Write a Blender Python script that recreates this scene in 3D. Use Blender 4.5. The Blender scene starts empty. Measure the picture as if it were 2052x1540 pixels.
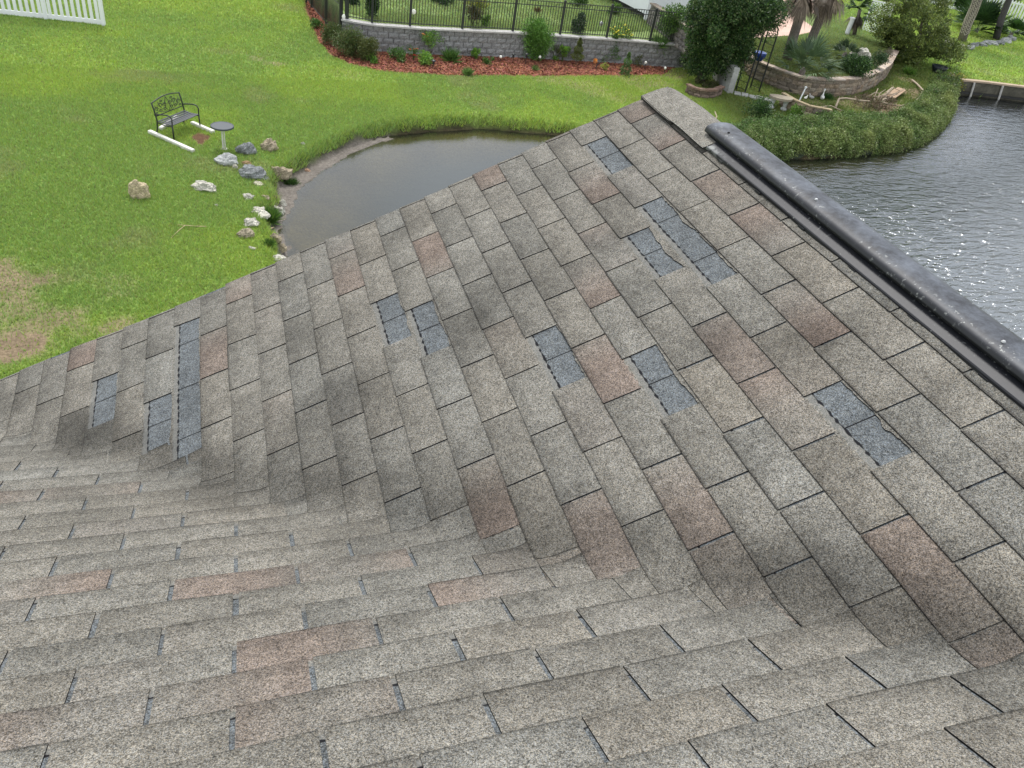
import bpy, math, random
import numpy as np
from mathutils import Matrix, Vector

# ------------------------------------------------------------------ camera, world, sun
SC = bpy.context.scene
FPX = 1587.6
CC = np.array([-0.48849, -2.17633, 1.79928])
RR = np.array([[0.94743586, 0.06912537, -0.31238914],
               [-0.28746898, 0.61253847, -0.73631393],
               [0.14045239, 0.78741241, 0.60021231]])
cam = bpy.data.cameras.new("camera"); camo = bpy.data.objects.new("camera", cam)
SC.collection.objects.link(camo)
cam.sensor_width = 36.0; cam.lens = FPX / 2052 * 36.0
cam.clip_start = 0.05; cam.clip_end = 2000
m4 = Matrix([list(RR[i]) + [CC[i]] for i in range(3)] + [[0, 0, 0, 1]])
camo.matrix_world = m4
SC.camera = camo
SC.view_settings.view_transform = 'Standard'; SC.view_settings.look = 'None'
SC.view_settings.exposure = 0.95; SC.view_settings.gamma = 1.0
SC.view_settings.use_curve_mapping = False

SUN_EL, SUN_AZ = 60.0, 2.0     # azimuth: direction the light comes from, degrees clockwise from +Y
W = bpy.data.worlds.new("World"); SC.world = W; W.use_nodes = True
nt = W.node_tree; nt.nodes.clear()
def wn(t, **k):
    n = nt.nodes.new(t)
    for a, b in k.items(): setattr(n, a, b)
    return n
sky = wn('ShaderNodeTexSky', sky_type='NISHITA', sun_disc=False)
sky.sun_elevation = math.radians(SUN_EL); sky.sun_rotation = math.radians(SUN_AZ)
sky.air_density = 1.0; sky.dust_density = 3.0; sky.ozone_density = 1.0
tc = wn('ShaderNodeTexCoord'); mp = wn('ShaderNodeMapping'); mp.inputs['Scale'].default_value = (1, 1, 2.2)
ns = wn('ShaderNodeTexNoise'); ns.inputs['Scale'].default_value = 2.6; ns.inputs['Detail'].default_value = 7
ns.inputs['Roughness'].default_value = 0.55
cr = wn('ShaderNodeValToRGB'); cr.color_ramp.elements[0].position = 0.36; cr.color_ramp.elements[1].position = 0.66
cr.color_ramp.elements[0].color = (0.30, 0.30, 0.30, 1)
cl = wn('ShaderNodeMixRGB', blend_type='MIX'); cl.inputs[2].default_value = (13.5, 13.9, 14.4, 1)
bg = wn('ShaderNodeBackground'); bg.inputs['Strength'].default_value = 0.068
wo = wn('ShaderNodeOutputWorld')
L = nt.links.new
L(tc.outputs['Generated'], mp.inputs['Vector']); L(mp.outputs[0], ns.inputs['Vector']); L(ns.outputs['Fac'], cr.inputs[0])
L(cr.outputs[0], cl.inputs[0]); L(sky.outputs[0], cl.inputs[1]); L(cl.outputs[0], bg.inputs['Color']); L(bg.outputs[0], wo.inputs['Surface'])
sun = bpy.data.lights.new("sun", 'SUN'); sun.energy = 1.9; sun.angle = math.radians(16); sun.color = (1.0, 0.975, 0.94)
suno = bpy.data.objects.new("sun", sun); SC.collection.objects.link(suno)
az, el = math.radians(SUN_AZ), math.radians(SUN_EL)
sd = Vector((math.sin(az) * math.cos(el), math.cos(az) * math.cos(el), math.sin(el)))
suno.rotation_euler = sd.to_track_quat('Z', 'Y').to_euler()

# ------------------------------------------------------------------ helpers
rng = np.random.default_rng(7); random.seed(7)
def tag(o, label=None, cat=None, group=None, kind=None):
    if label: o["label"] = label
    if cat: o["category"] = cat
    if group: o["group"] = group
    if kind: o["kind"] = kind
    return o
def empty(name, loc, rz=0.0):
    o = bpy.data.objects.new(name, None); SC.collection.objects.link(o)
    o.location = loc; o.rotation_euler = (0, 0, rz); return o
def mk(name, V, F, mat, parent=None, col=None, uv=None, midx=None, smooth=False, world=False):
    """V (N,3); F list of index arrays (each (M,k)) or list of lists."""
    V = np.asarray(V, dtype=np.float32)
    if isinstance(F, np.ndarray): F = [F]
    if len(F) and not isinstance(F[0], np.ndarray):
        tot = np.array([len(f) for f in F], dtype=np.int32); idx = np.concatenate([np.asarray(f) for f in F]).astype(np.int32)
    else:
        tot = np.concatenate([np.full(len(f), f.shape[1], dtype=np.int32) for f in F]); idx = np.concatenate([f.ravel() for f in F]).astype(np.int32)
    me = bpy.data.meshes.new(name)
    me.vertices.add(len(V)); me.vertices.foreach_set('co', V.ravel())
    me.loops.add(len(idx)); me.loops.foreach_set('vertex_index', idx)
    me.polygons.add(len(tot)); st = np.concatenate([[0], np.cumsum(tot)[:-1]]).astype(np.int32)
    me.polygons.foreach_set('loop_start', st); me.polygons.foreach_set('loop_total', tot)
    if midx is not None: me.polygons.foreach_set('material_index', np.asarray(midx, dtype=np.int32))
    me.polygons.foreach_set('use_smooth', np.full(len(tot), bool(smooth)))
    for m in (mat if isinstance(mat, (list, tuple)) else [mat]): me.materials.append(m)
    me.update(calc_edges=True)
    if col is not None:
        a = me.color_attributes.new('Col', 'FLOAT_COLOR', 'POINT'); c = np.ones((len(V), 4), dtype=np.float32)
        c[:, :np.asarray(col).shape[1]] = col; a.data.foreach_set('color', c.ravel())
    if uv is not None:
        u = me.uv_layers.new(name='UVMap'); u.data.foreach_set('uv', np.asarray(uv, dtype=np.float32)[idx].ravel())
    o = bpy.data.objects.new(name, me); SC.collection.objects.link(o)
    if parent is not None:
        o.parent = parent
        if world: o.matrix_parent_inverse = parent_inv(parent)
    return o
def parent_inv(p):
    m = Matrix.LocRotScale(p.location, p.rotation_euler, p.scale)
    while p.parent is not None:
        p = p.parent; m = Matrix.LocRotScale(p.location, p.rotation_euler, p.scale) @ m
    return m.inverted()
class MB:
    def __init__(s): s.V = []; s.F = []; s.C = []; s.n = 0; s.M = []
    def add(s, V, F, col=None, m=0):
        V = np.asarray(V, dtype=float); s.V.append(V)
        for f in F: s.F.append([int(i) + s.n for i in f]); s.M.append(m)
        s.C.append(np.tile(np.array(col if col is not None else (1, 1, 1), dtype=float)[:3], (len(V), 1))); s.n += len(V); return s
    def box(s, c, d, rz=0.0, col=None, m=0, taper=1.0, bev=0.0):
        x, y, z = np.array(d) / 2.0
        if bev > 0:
            b = min(bev, x * .9, y * .9, z * .9); pts = []
            for sz, k in ((-1, b), (-1, 0), (1, 0), (1, b)):
                zz = sz * z if k else sz * (z - b)
                for px, py in ((-1, -1), (1, -1), (1, 1), (-1, 1)):
                    pts.append((px * (x - k), py * (y - k), zz))
            P = np.array(pts); F = [(3, 2, 1, 0), (12, 13, 14, 15)]
            for r in range(3):
                for i in range(4):
                    j = (i + 1) % 4; F.append((r * 4 + i, r * 4 + j, r * 4 + 4 + j, r * 4 + 4 + i))
        else:
            P = np.array([(-x, -y, -z), (x, -y, -z), (x, y, -z), (-x, y, -z), (-x * taper, -y * taper, z), (x * taper, -y * taper, z), (x * taper, y * taper, z), (-x * taper, y * taper, z)])
            F = [(3, 2, 1, 0), (4, 5, 6, 7), (0, 1, 5, 4), (1, 2, 6, 5), (2, 3, 7, 6), (3, 0, 4, 7)]
        ca, sa = math.cos(rz), math.sin(rz)
        P = P @ np.array([[ca, sa, 0], [-sa, ca, 0], [0, 0, 1]]) + np.array(c)
        return s.add(P, F, col, m)
    def tube(s, pts, r, k=8, col=None, m=0, cap=True):
        pts = [np.array(p, dtype=float) for p in pts]; n = len(pts)
        rs = [r] * n if np.isscalar(r) else list(r)
        V = []; F = []; prev = None
        for i, p in enumerate(pts):
            t = pts[min(i + 1, n - 1)] - pts[max(i - 1, 0)]; t = t / (np.linalg.norm(t) + 1e-12)
            if prev is None: a = np.cross(t, [0, 0, 1.0]) if abs(t[2]) < .9 else np.cross(t, [1.0, 0, 0])
            else: a = prev - t * (prev @ t)
            a /= np.linalg.norm(a) + 1e-12; prev = a; b = np.cross(t, a)
            for j in range(k):
                th = 2 * math.pi * j / k; V.append(p + rs[i] * (math.cos(th) * a + math.sin(th) * b))
        for i in range(n - 1):
            for j in range(k):
                F.append((i * k + j, i * k + (j + 1) % k, (i + 1) * k + (j + 1) % k, (i + 1) * k + j))
        if cap: F.append(tuple(range(k))[::-1]); F.append(tuple((n - 1) * k + j for j in range(k)))
        return s.add(V, F, col, m)
    def lathe(s, prof, c=(0, 0, 0), k=20, col=None, m=0, sq=1.0):
        V = []; F = []; n = len(prof)
        for r, z in prof:
            for j in range(k): th = 2 * math.pi * j / k; V.append((c[0] + r * math.cos(th), c[1] + r * sq * math.sin(th), c[2] + z))
        for i in range(n - 1):
            for j in range(k): F.append((i * k + j, i * k + (j + 1) % k, (i + 1) * k + (j + 1) % k, (i + 1) * k + j))
        F.append(tuple(range(k))[::-1]); F.append(tuple((n - 1) * k + j for j in range(k)))
        return s.add(V, F, col, m)
    def build(s, name, mat, parent=None, smooth=False, world=False, colored=False):
        return mk(name, np.concatenate(s.V), s.F, mat, parent, col=np.concatenate(s.C) if colored else None, midx=s.M, smooth=smooth, world=world)

# ------------------------------------------------------------------ materials
def mat(name, col=(.5, .5, .5), rough=.8, metal=0.0, spec=0.3, noise=None, attr=False, bump=None, fn=None, obj=True):
    """noise=(scale, amount, detail): multiplies colour; bump=(scale, dist)"""
    m = bpy.data.materials.new(name); m.use_nodes = True; t = m.node_tree; b = t.nodes['Principled BSDF']; o = t.nodes['Material Output']
    b.inputs['Roughness'].default_value = rough; b.inputs['Metallic'].default_value = metal
    b.inputs['Specular IOR Level'].default_value = spec
    def N(ty, **k):
        n = t.nodes.new(ty)
        for a, v in k.items():
            if a in n.inputs: n.inputs[a].default_value = v
            else: setattr(n, a, v)
        return n
    tcn = N('ShaderNodeTexCoord'); co = tcn.outputs['Object'] if obj else tcn.outputs['Generated']
    if attr: c = N('ShaderNodeAttribute', attribute_name='Col').outputs['Color']
    else:
        r = N('ShaderNodeRGB'); r.outputs[0].default_value = (*col, 1); c = r.outputs[0]
    if noise:
        for sc_, am in (noise if isinstance(noise[0], tuple) else [noise]):
            nn = N('ShaderNodeTexNoise', Scale=sc_, Detail=4.0, Roughness=.6); t.links.new(co, nn.inputs['Vector'])
            mr = N('ShaderNodeMapRange'); mr.inputs['From Min'].default_value = .3; mr.inputs['From Max'].default_value = .7
            mr.inputs['To Min'].default_value = 1 - am; mr.inputs['To Max'].default_value = 1 + am
            t.links.new(nn.outputs['Fac'], mr.inputs['Value'])
            mx = N('ShaderNodeVectorMath', operation='SCALE'); t.links.new(c, mx.inputs[0]); t.links.new(mr.outputs[0], mx.inputs['Scale']); c = mx.outputs[0]
    if bump:
        nn = N('ShaderNodeTexNoise', Scale=bump[0], Detail=5.0, Roughness=.6); t.links.new(co, nn.inputs['Vector'])
        bp = N('ShaderNodeBump', Distance=bump[1]); bp.inputs['Strength'].default_value = .8
        t.links.new(nn.outputs['Fac'], bp.inputs['Height']); t.links.new(bp.outputs[0], b.inputs['Normal'])
    if fn: c = fn(t, N, c, co, b) or c
    t.links.new(c, b.inputs['Base Color'])
    return m

def granule_fn(t, N, c, co, b):
    """mineral granules: per-cell random value over the tab's own tint; headlap (uv.y>1.15) is unweathered blue-grey, with sealant dashes"""
    v1 = N('ShaderNodeTexVoronoi', Scale=560.0); t.links.new(co, v1.inputs['Vector'])
    v2 = N('ShaderNodeTexVoronoi', Scale=250.0); t.links.new(co, v2.inputs['Vector'])
    s1 = N('ShaderNodeSeparateColor'); t.links.new(v1.outputs['Color'], s1.inputs[0])
    s2 = N('ShaderNodeSeparateColor'); t.links.new(v2.outputs['Color'], s2.inputs[0])
    def M(op, a, bb, cl=False):
        n = N('ShaderNodeMath', operation=op); n.use_clamp = cl
        for i, q in enumerate((a, bb)):
            if isinstance(q, (int, float)): n.inputs[i].default_value = q
            else: t.links.new(q, n.inputs[i])
        return n.outputs[0]
    # granule brightness : skewed so that there are pale grains over a dark base
    g = M('ADD', M('MULTIPLY', M('POWER', s1.outputs[0], 1.6), 1.45), M('MULTIPLY', s2.outputs[1], .7))
    g = M('ADD', g, .15)
    nn = N('ShaderNodeTexNoise', Scale=26.0, Detail=5.0, Roughness=.65); t.links.new(co, nn.inputs['Vector'])
    nl = N('ShaderNodeTexNoise', Scale=4.5, Detail=5.0, Roughness=.65); t.links.new(co, nl.inputs['Vector'])
    g = M('MULTIPLY', g, M('ADD', M('MULTIPLY', nn.outputs['Fac'], 1.0), .50))
    g = M('MULTIPLY', g, M('ADD', M('MULTIPLY', nl.outputs['Fac'], .9), .55))
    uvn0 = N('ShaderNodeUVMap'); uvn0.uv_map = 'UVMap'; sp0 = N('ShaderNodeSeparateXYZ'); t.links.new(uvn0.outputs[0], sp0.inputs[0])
    # shadow-side shading, with some grime, painted towards the butt edge of every tab
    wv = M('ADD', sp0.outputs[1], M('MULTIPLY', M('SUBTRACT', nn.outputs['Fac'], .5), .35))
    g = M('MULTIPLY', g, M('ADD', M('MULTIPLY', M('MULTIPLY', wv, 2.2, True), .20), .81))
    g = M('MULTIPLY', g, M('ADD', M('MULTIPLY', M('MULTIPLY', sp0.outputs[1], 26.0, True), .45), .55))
    # hue scatter
    hs = N('ShaderNodeMix', data_type='RGBA'); t.links.new(s1.outputs[2], hs.inputs['Factor'])
    hs.inputs['A'].default_value = (1.08, 1.0, .86, 1); hs.inputs['B'].default_value = (.94, 1.0, 1.07, 1)
    uvn = N('ShaderNodeUVMap'); uvn.uv_map = 'UVMap'; sp = N('ShaderNodeSeparateXYZ'); t.links.new(uvn.outputs[0], sp.inputs[0])
    # headlap mask
    wob = N('ShaderNodeTexNoise', Scale=38.0, Detail=3.0); t.links.new(co, wob.inputs['Vector'])
    yy = M('ADD', sp.outputs[1], M('MULTIPLY', M('SUBTRACT', wob.outputs['Fac'], .5), .10))
    head = M('MULTIPLY', M('SUBTRACT', yy, 1.17), 12.0, True)
    edge = M('MULTIPLY', M('SUBTRACT', yy, 1.03), 14.0, True)
    hc = N('ShaderNodeMix', data_type='RGBA'); t.links.new(head, hc.inputs['Factor']); t.links.new(c, hc.inputs['A'])
    hc.inputs['B'].default_value = (.098, .108, .117, 1)
    v = N('ShaderNodeVectorMath', operation='SCALE'); t.links.new(hc.outputs['Result'], v.inputs[0]); t.links.new(g, v.inputs['Scale'])
    v2_ = N('ShaderNodeVectorMath', operation='MULTIPLY'); t.links.new(v.outputs[0], v2_.inputs[0]); t.links.new(hs.outputs['Result'], v2_.inputs[1])
    # pale bleached fringe around the transition
    pf = M('MULTIPLY', M('MULTIPLY', edge, M('SUBTRACT', 1.0, head)), .5)
    mx1 = N('ShaderNodeMix', data_type='RGBA'); t.links.new(pf, mx1.inputs['Factor']); t.links.new(v2_.outputs[0], mx1.inputs['A']); mx1.inputs['B'].default_value = (.16, .165, .16, 1)
    # sealant dashes
    wl = N('ShaderNodeTexNoise', Scale=13.0, Detail=2.0); t.links.new(co, wl.inputs['Vector'])
    dx = M('SINE', M('ADD', M('MULTIPLY', sp.outputs[0], 2 * math.pi / .042), M('MULTIPLY', wl.outputs['Fac'], 14.0)), 0)
    wid = M('ADD', M('MULTIPLY', dx, .015), M('ADD', .006, M('MULTIPLY', wob.outputs['Fac'], .045)))
    wb = M('MULTIPLY', M('SUBTRACT', wob.outputs['Fac'], .5), .06)
    dist = M('ABSOLUTE', M('SUBTRACT', M('ADD', sp.outputs[1], wb), 1.225), 0)
    seal = M('MULTIPLY', M('SUBTRACT', wid, dist), 60.0, True)
    mx2 = N('ShaderNodeMix', data_type='RGBA'); t.links.new(seal, mx2.inputs['Factor']); t.links.new(mx1.outputs['Result'], mx2.inputs['A']); mx2.inputs['B'].default_value = (.012, .012, .014, 1)
    bp = N('ShaderNodeBump', Distance=.0015); bp.inputs['Strength'].default_value = .7
    t.links.new(s1.outputs[0], bp.inputs['Height']); t.links.new(bp.outputs[0], b.inputs['Normal'])
    return mx2.outputs['Result']
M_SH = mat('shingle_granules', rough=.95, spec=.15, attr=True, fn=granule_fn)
M_BLK = mat('asphalt_edge', (.012, .012, .013), rough=.9, spec=.1)
M_WTRIM = mat('white_trim', (.75, .76, .76), rough=.5, noise=(3, .05))
M_SIDING = mat('siding', (.62, .64, .62), rough=.6, noise=(2, .06))

# ------------------------------------------------------------------ roof geometry
E_, T_ = .127, .3048
th = math.atan(.5); c_, s_ = math.cos(th), math.sin(th)
BX, BY, BZ = -0.25918, -1.40360, 0.37579
nA = np.array([-s_, 0, c_]); nB = np.array([0, s_, c_])
V0 = np.array([2 * (BZ + .5 * BY), 0.0, BZ + .5 * BY])
dV = np.array([-1, 1, -.5]) / 1.5
eA = np.array([0, 1.0, 0]); eA -= eA @ dV * dV; eA /= np.linalg.norm(eA)
eB = np.array([-1.0, 0, 0]); eB -= eB @ dV * dV; eB /= np.linalg.norm(eB)
RV = .013
XR = 1.49                                     # ridge line of the gable, x
YR = 1.235                                    # rake edge of the gable, y
WA = np.array([[0.0299, 0.0332], [-0.0645, -0.0744], [-0.0445, -0.1022], [-0.0409, 0.0812], [-0.0562, 0.0322], [-0.0293, 0.0056], [0.1559, 0.0617], [-0.0781, -0.065], [0.1561, 0.0457], [0.0837, -0.0059]])
WB = np.array([[-0.0252, 0.0136], [0.1152, 0.013], [0.1094, 0.0005], [-0.0061, 0.0102], [-0.0708, 0.0182], [-0.0284, 0.0019], [0.0212, -0.006], [-0.0205, -0.0246], [-0.0873, 0.0115], [0.0806, -0.0087]])
def warp(fr, n, s):
    if fr == 'A': a = np.clip(n, -12, 12) / 12; b = np.clip(s, -4, 5) / 4; Wt = WA
    else: a = (np.clip(n, -4, 12) - 4) / 8; b = np.clip(s, -3, 2.6) / 2.5; Wt = WB
    ft = np.stack([a ** i * b ** j for i in range(4) for j in range(4 - i)], -1)
    d = ft @ Wt; return n + d[..., 0], s + d[..., 1]
def sp_(q, r=RV): return r * np.logaddexp(0, q / r)
def bumps(x, y):
    return (.0050 * np.sin(2.1 * x + 1.3 * y + .5) * np.sin(1.7 * y - .9 * x + 1.1) + .0030 * np.sin(5.3 * x + 2.9) * np.sin(4.7 * y + 1.3)
            + .0013 * np.sin(11 * x + 7 * y) * np.sin(9 * y - 6 * x + 2) + .0006 * np.sin(31 * x + 5) * np.sin(27 * y))
def fold(fr, n, s, D, offk=0.0):
    """course coordinate n (units of exposure), s (units of tab) -> world, folded over the valley"""
    n, s = warp(fr, n, s)
    if fr == 'A': P = np.stack([n * E_ * c_, -s * T_, n * E_ * s_], -1); rel = P - V0; t = rel @ dV; q = rel @ eA
    else: P = np.stack([s * T_ + BX, n * E_ * c_ + BY, -n * E_ * s_ + BZ], -1); rel = P - V0; t = rel @ dV; q = -(rel @ eB)
    w = 1 / (1 + np.exp(np.clip(-q / RV, -40, 40)))[..., None]
    nn = w * nA + (1 - w) * nB; nn /= np.linalg.norm(nn, axis=-1, keepdims=True)
    X = V0 + t[..., None] * dV + sp_(q)[..., None] * eA + sp_(-q)[..., None] * eB
    # higher courses always lie on top: beyond the valley the lift follows the true height above the butt
    dd = np.clip(np.asarray(D) + (X[..., 2] - P[..., 2]) / (E_ * s_) * (1 - (w[..., 0] if fr == 'A' else 1 - w[..., 0])), 0, 2.3)
    return X + nn * (off_(dd) + offk + bumps(X[..., 0], X[..., 1]))[..., None]
def off_(d): return .0100 * (1 - .42 * d)
TH = .0042
# brownish tabs and smudges, partly painted valley shading, read off the photograph, kept as plane coordinates
def ray(px, py):
    d = RR @ np.array([(px - 1026) / FPX, -(py - 770) / FPX, -1.0]); return d / np.linalg.norm(d)
def hit(px, py, n, c): d = ray(px, py); return CC + d * ((c - n @ CC) / (n @ d))
def toA(px, py): P = hit(px, py, np.array([-.5, 0, 1]), 0.0); return P[0] / c_ / E_, -P[1] / T_
def toB(px, py): P = hit(px, py, np.array([0, .5, 1]), BZ + .5 * BY); return (P[1] - BY) / c_ / E_, (P[0] - BX) / T_
BR_A = [(1320, 262), (1180, 360), (985, 365), (1205, 500), (1175, 550), (870, 530), (700, 540), (480, 600), (165, 720), (435, 670), (1485, 405), (1520, 450), (1610, 610), (1465, 700), (1235, 765), (960, 970),
        (1190, 1040), (1395, 1040), (1440, 1120), (1890, 1200), (2000, 1290), (1540, 800), (175, 745), (690, 495), (1290, 235)]
BR_B = [(570, 1155), (740, 1125), (1000, 1180), (540, 1310), (560, 1430), (700, 1410), (400, 1400), (150, 1430), (60, 1190), (20, 1240), (40, 995), (180, 985), (640, 1400), (660, 1145)]
SMUDGE_SHADE = [(945, 655, .55, .09), (690, 790, .5, .10), (650, 860, .4, .08), (600, 665, .35, .06), (1610, 690, .35, .07), (1440, 670, .3, .07), (420, 975, .45, .12), (180, 880, .5, .12), (720, 1110, .3, .10),
          (1050, 1120, .35, .12), (350, 915, .4, .08), (1240, 400, .2, .08), (1000, 560, .2, .1), (1450, 1180, .3, .1), (1650, 1230, .3, .1), (560, 1010, .25, .1), (1880, 1300, .25, .1)]
SM3 = [(hit(a, b, nA, 0.0) if (hit(a, b, nA, 0.0)[1] > -hit(a, b, nA, 0.0)[0] - .652) else hit(a, b, nB, BZ * c_ + BY * s_), k, r) for a, b, k, r in SMUDGE_SHADE]
PATCH = [(9, -3.5, -2.5), (9, -1.5, .5), (8, -1, 0), (0, -2, -1), (1, -1.5, -.5), (4, 0, 1), (6, 1, 2), (9, 2.5, 3.5), (-7, -3.5, -.85), (-8, -2, -1), (-10, -3, -2)]
class Acc:
    def __init__(s): s.V = []; s.F = []; s.C = []; s.U = []; s.M = []; s.n = 0
    def add(s, V, C, U, F, m): s.V.append(V); s.C.append(C); s.U.append(U); s.F.append(F + s.n); s.M.append(np.full(len(F), m)); s.n += len(V)
    def build(s, name, parent, mats=None):
        return mk(name, np.concatenate(s.V), [np.concatenate(s.F)], mats or [M_SH, M_BLK], parent, col=np.concatenate(s.C), uv=np.concatenate(s.U), midx=np.concatenate(s.M))
def smudge_shade(X, C):
    k = np.ones(len(X))
    for P, a, r in SM3:
        k *= 1 - .80 * a * np.exp(-((X[:, 0] - P[0]) ** 2 + (X[:, 1] - P[1]) ** 2) / (2 * r * r) * (1 + .4 * np.sin(23 * X[:, 0]) * np.sin(19 * X[:, 1])))
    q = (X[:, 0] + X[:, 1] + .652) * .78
    k *= 1 - (.30 + .10 * np.sin(7 * X[:, 0] + 2) + .07 * np.sin(19 * X[:, 1])) * np.exp(-((q - .11) / .12) ** 2)  # shade beside the valley fold, painted into the shingle colour
    return C * k[:, None]
trng = np.random.default_rng(21)
GREY = np.array([.138, .132, .119])
def tabcols(fr, n, s0, X, S):
    kk = trng.normal(0, .055); hue = trng.normal(0, .012)
    C = np.tile(GREY * (1 + kk) * np.array([1 + hue, 1, 1 - hue]), (len(X), 1))
    lst = BRN_A if fr == 'A' else BRN_B
    br = 0.0
    for (i, a, b) in lst:
        if i == n and s0 <= a < s0 + 1: br = max(br, b)
    if trng.random() < .10: br = max(br, .28 * trng.random())
    f = (S - s0)
    ph = trng.uniform(0, 6.28)
    prof = np.clip(.62 + .5 * np.sin(2.9 * f + ph), 0.12, 1)
    BRC = np.array([.132, .107, .093])
    C = C + (BRC * (1 + kk) - C) * (br * prof)[:, None]
    if trng.random() < .35:
        C *= (1 + .10 * np.sin(5 * f + ph))[:, None]
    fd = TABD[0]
    return smudge_shade(X, C) * (.97 + .10 * np.clip(fd, 0, 1) ** .7)[:, None]  # faint shadow-side falloff at the butt end, painted into the tint
TABD = [0]
def cell(acc, fr, n, sa, sb, d0, d1, nu, ns, colf, skirts, jag=0.0, m=0, offk=0.0):
    """rectangular piece; d measured from the butt upwards"""
    g = np.linspace(0, 1, ns + 1); h = np.linspace(0, 1, nu + 1)
    D, Sg = np.meshgrid(d0 + (d1 - d0) * h, sa + (sb - sa) * g, indexing='ij')
    if jag:
        D = D.copy(); w_ = np.cumsum(trng.normal(0, jag * .8, ns + 1)); w_ -= np.linspace(w_[0], w_[-1], ns + 1); D[0, :] = np.clip(D[0, :] + w_ + trng.normal(0, jag * .25, ns + 1), .72, 1.0)
    NN = (n + D) if fr == 'A' else (n + 1 - D)
    X = fold(fr, NN, Sg, D, offk).reshape(-1, 3)
    TABD[0] = D.ravel(); C = colf(X, Sg.ravel()); U = np.stack([Sg.ravel() * T_, D.ravel()], -1)
    idx = np.arange((nu + 1) * (ns + 1)).reshape(nu + 1, ns + 1)
    F = np.stack([idx[:-1, :-1], idx[:-1, 1:], idx[1:, 1:], idx[1:, :-1]], -1).reshape(-1, 4)
    if fr == 'A': F = F[:, ::-1]
    acc.add(X, C, U, F, m)
    if skirts:
        Xl = fold(fr, NN, Sg, D, -TH * 1.15).reshape(-1, 3)
        for sid in skirts:
            e = {'butt': idx[0, :], 'top': idx[-1, :], 'a': idx[:, 0], 'b': idx[:, -1]}[sid]
            k = len(e); VV = np.concatenate([X[e], Xl[e]]); i = np.arange(k - 1)
            F2 = np.stack([i, i + 1, i + 1 + k, i + k], -1)
            acc.add(VV, np.tile(C[e], (2, 1)), np.tile(U[e], (2, 1)), F2, 1)
BRN_A = []; BRN_B = []
for q in BR_A: a = toA(*q); BRN_A.append((math.floor(a[0]), a[1], trng.uniform(.65, 1)))
for q in BR_B: a = toB(*q); BRN_B.append((math.floor(a[0]), a[1], trng.uniform(.75, 1)))

house = empty('gable_roofed_house', (0, 0, -7.5))
tag(house, 'house whose grey brown shingle roof with a valley and bare blue patches fills the foreground', 'house')
HP = (0, 0, 7.5)
def inpatch(n, sm): return any(p[0] == n and p[1] <= sm <= p[2] for p in PATCH)
accA, accB = Acc(), Acc(); patches = [Acc() for _ in PATCH]
SMIN = -YR / T_
for n in range(-17, 14):
    par = (n % 2) / 2.0
    sval = (.652 + n * E_ * c_) / T_
    if n < 13: send = sval + trng.uniform(.62, .95)
    else: send = sval + .3
    dmax = min(2.05, 13.117 - n)
    k0 = math.floor(SMIN - par)
    s0 = k0 + par
    fine = n >= -13
    while s0 < send - .02:
        a = max(s0, SMIN + trng.normal(0, .008)); b = min(s0 + 1, send)
        if b - a > .04:
            g = .0105 + .002 * trng.normal(); nu, ns_ = (5, 9) if fine else (2, 4)
            sm = (a + b) / 2
            jit = trng.normal(0, .006, 2)
            if not inpatch(n, sm) or (n == -7 and False):
                la = a if a > s0 else a + g; lb = b - g
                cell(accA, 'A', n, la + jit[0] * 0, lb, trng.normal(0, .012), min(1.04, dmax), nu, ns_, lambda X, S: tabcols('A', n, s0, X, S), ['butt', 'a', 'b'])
            else:
                # torn remains at the top edge of a missing tab
                j = 0.03 + .06 * trng.random()
                cell(accA, 'A', n, a, b, 1.02 - j, 1.04, 1, 26, lambda X, S: smudge_shade(X, np.tile(GREY * 1.0, (len(X), 1))), ['butt'], jag=.012 + j * .12)
        s0 += 1
    # head lap strip (split where a patch of the course above lets it show)
    if dmax > 1.0:
        cuts = sorted([(max(p[1], SMIN), p[2], i) for i, p in enumerate(PATCH) if p[0] == n + 1])
        segs = []; cur = SMIN
        for a, b, i in cuts:
            if a > cur: segs.append((cur, a, None))
            segs.append((a, b, i)); cur = b
        segs.append((cur, send, None))
        for a, b, i in segs:
            if b - a < .01: continue
            ns_ = max(2, int((b - a) * 9)); tgt = accA if i is None else patches[i]
            cell(tgt, 'A', n, a, b, 1.0, min(2.05, dmax), 4, ns_, lambda X, S: smudge_shade(X, np.tile(GREY * 1.05, (len(X), 1))), None)
            if i is not None:   # joint between the two shingles underneath: a thin dark slit
                for mid in np.arange(math.ceil((a - par) / 1) + par, b, 1.0):
                    if a + .1 < mid < b - .1: cell(tgt, 'A', n, mid - .007, mid + .007, 1.22, 2.0, 1, 1, lambda X, S: np.tile(GREY, (len(X), 1)), None, m=1, offk=.0006)
for v in range(-22, 24):
    par = (v % 2) / 2.0
    y = (v + 1) * E_ * c_ + BY
    xv = -.652 - y
    wend = (min(xv, 7) - BX) / T_ + trng.uniform(.55, .8) if y > -2.16 else (7 - BX) / T_
    w0 = -19 + par; 
    while w0 < wend - .02:
        a, b = w0, min(w0 + 1, wend)
        if b - a > .05:
            vis = -6 < v < 21 and -12 < w0 < 9
            nu, ns_ = (4, 8) if vis else (1, 2)
            g = .0145 + .003 * trng.normal()
            bl = b if (b < w0 + 1) else b - g
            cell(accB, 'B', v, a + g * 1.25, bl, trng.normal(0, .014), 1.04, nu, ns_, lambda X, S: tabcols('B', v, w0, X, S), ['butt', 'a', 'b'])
        w0 += 1
    cell(accB, 'B', v, -19, wend, 1.0, 2.05, 3, 120, lambda X, S: smudge_shade(X, np.tile(GREY * 1.05, (len(X), 1))), None)
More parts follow.
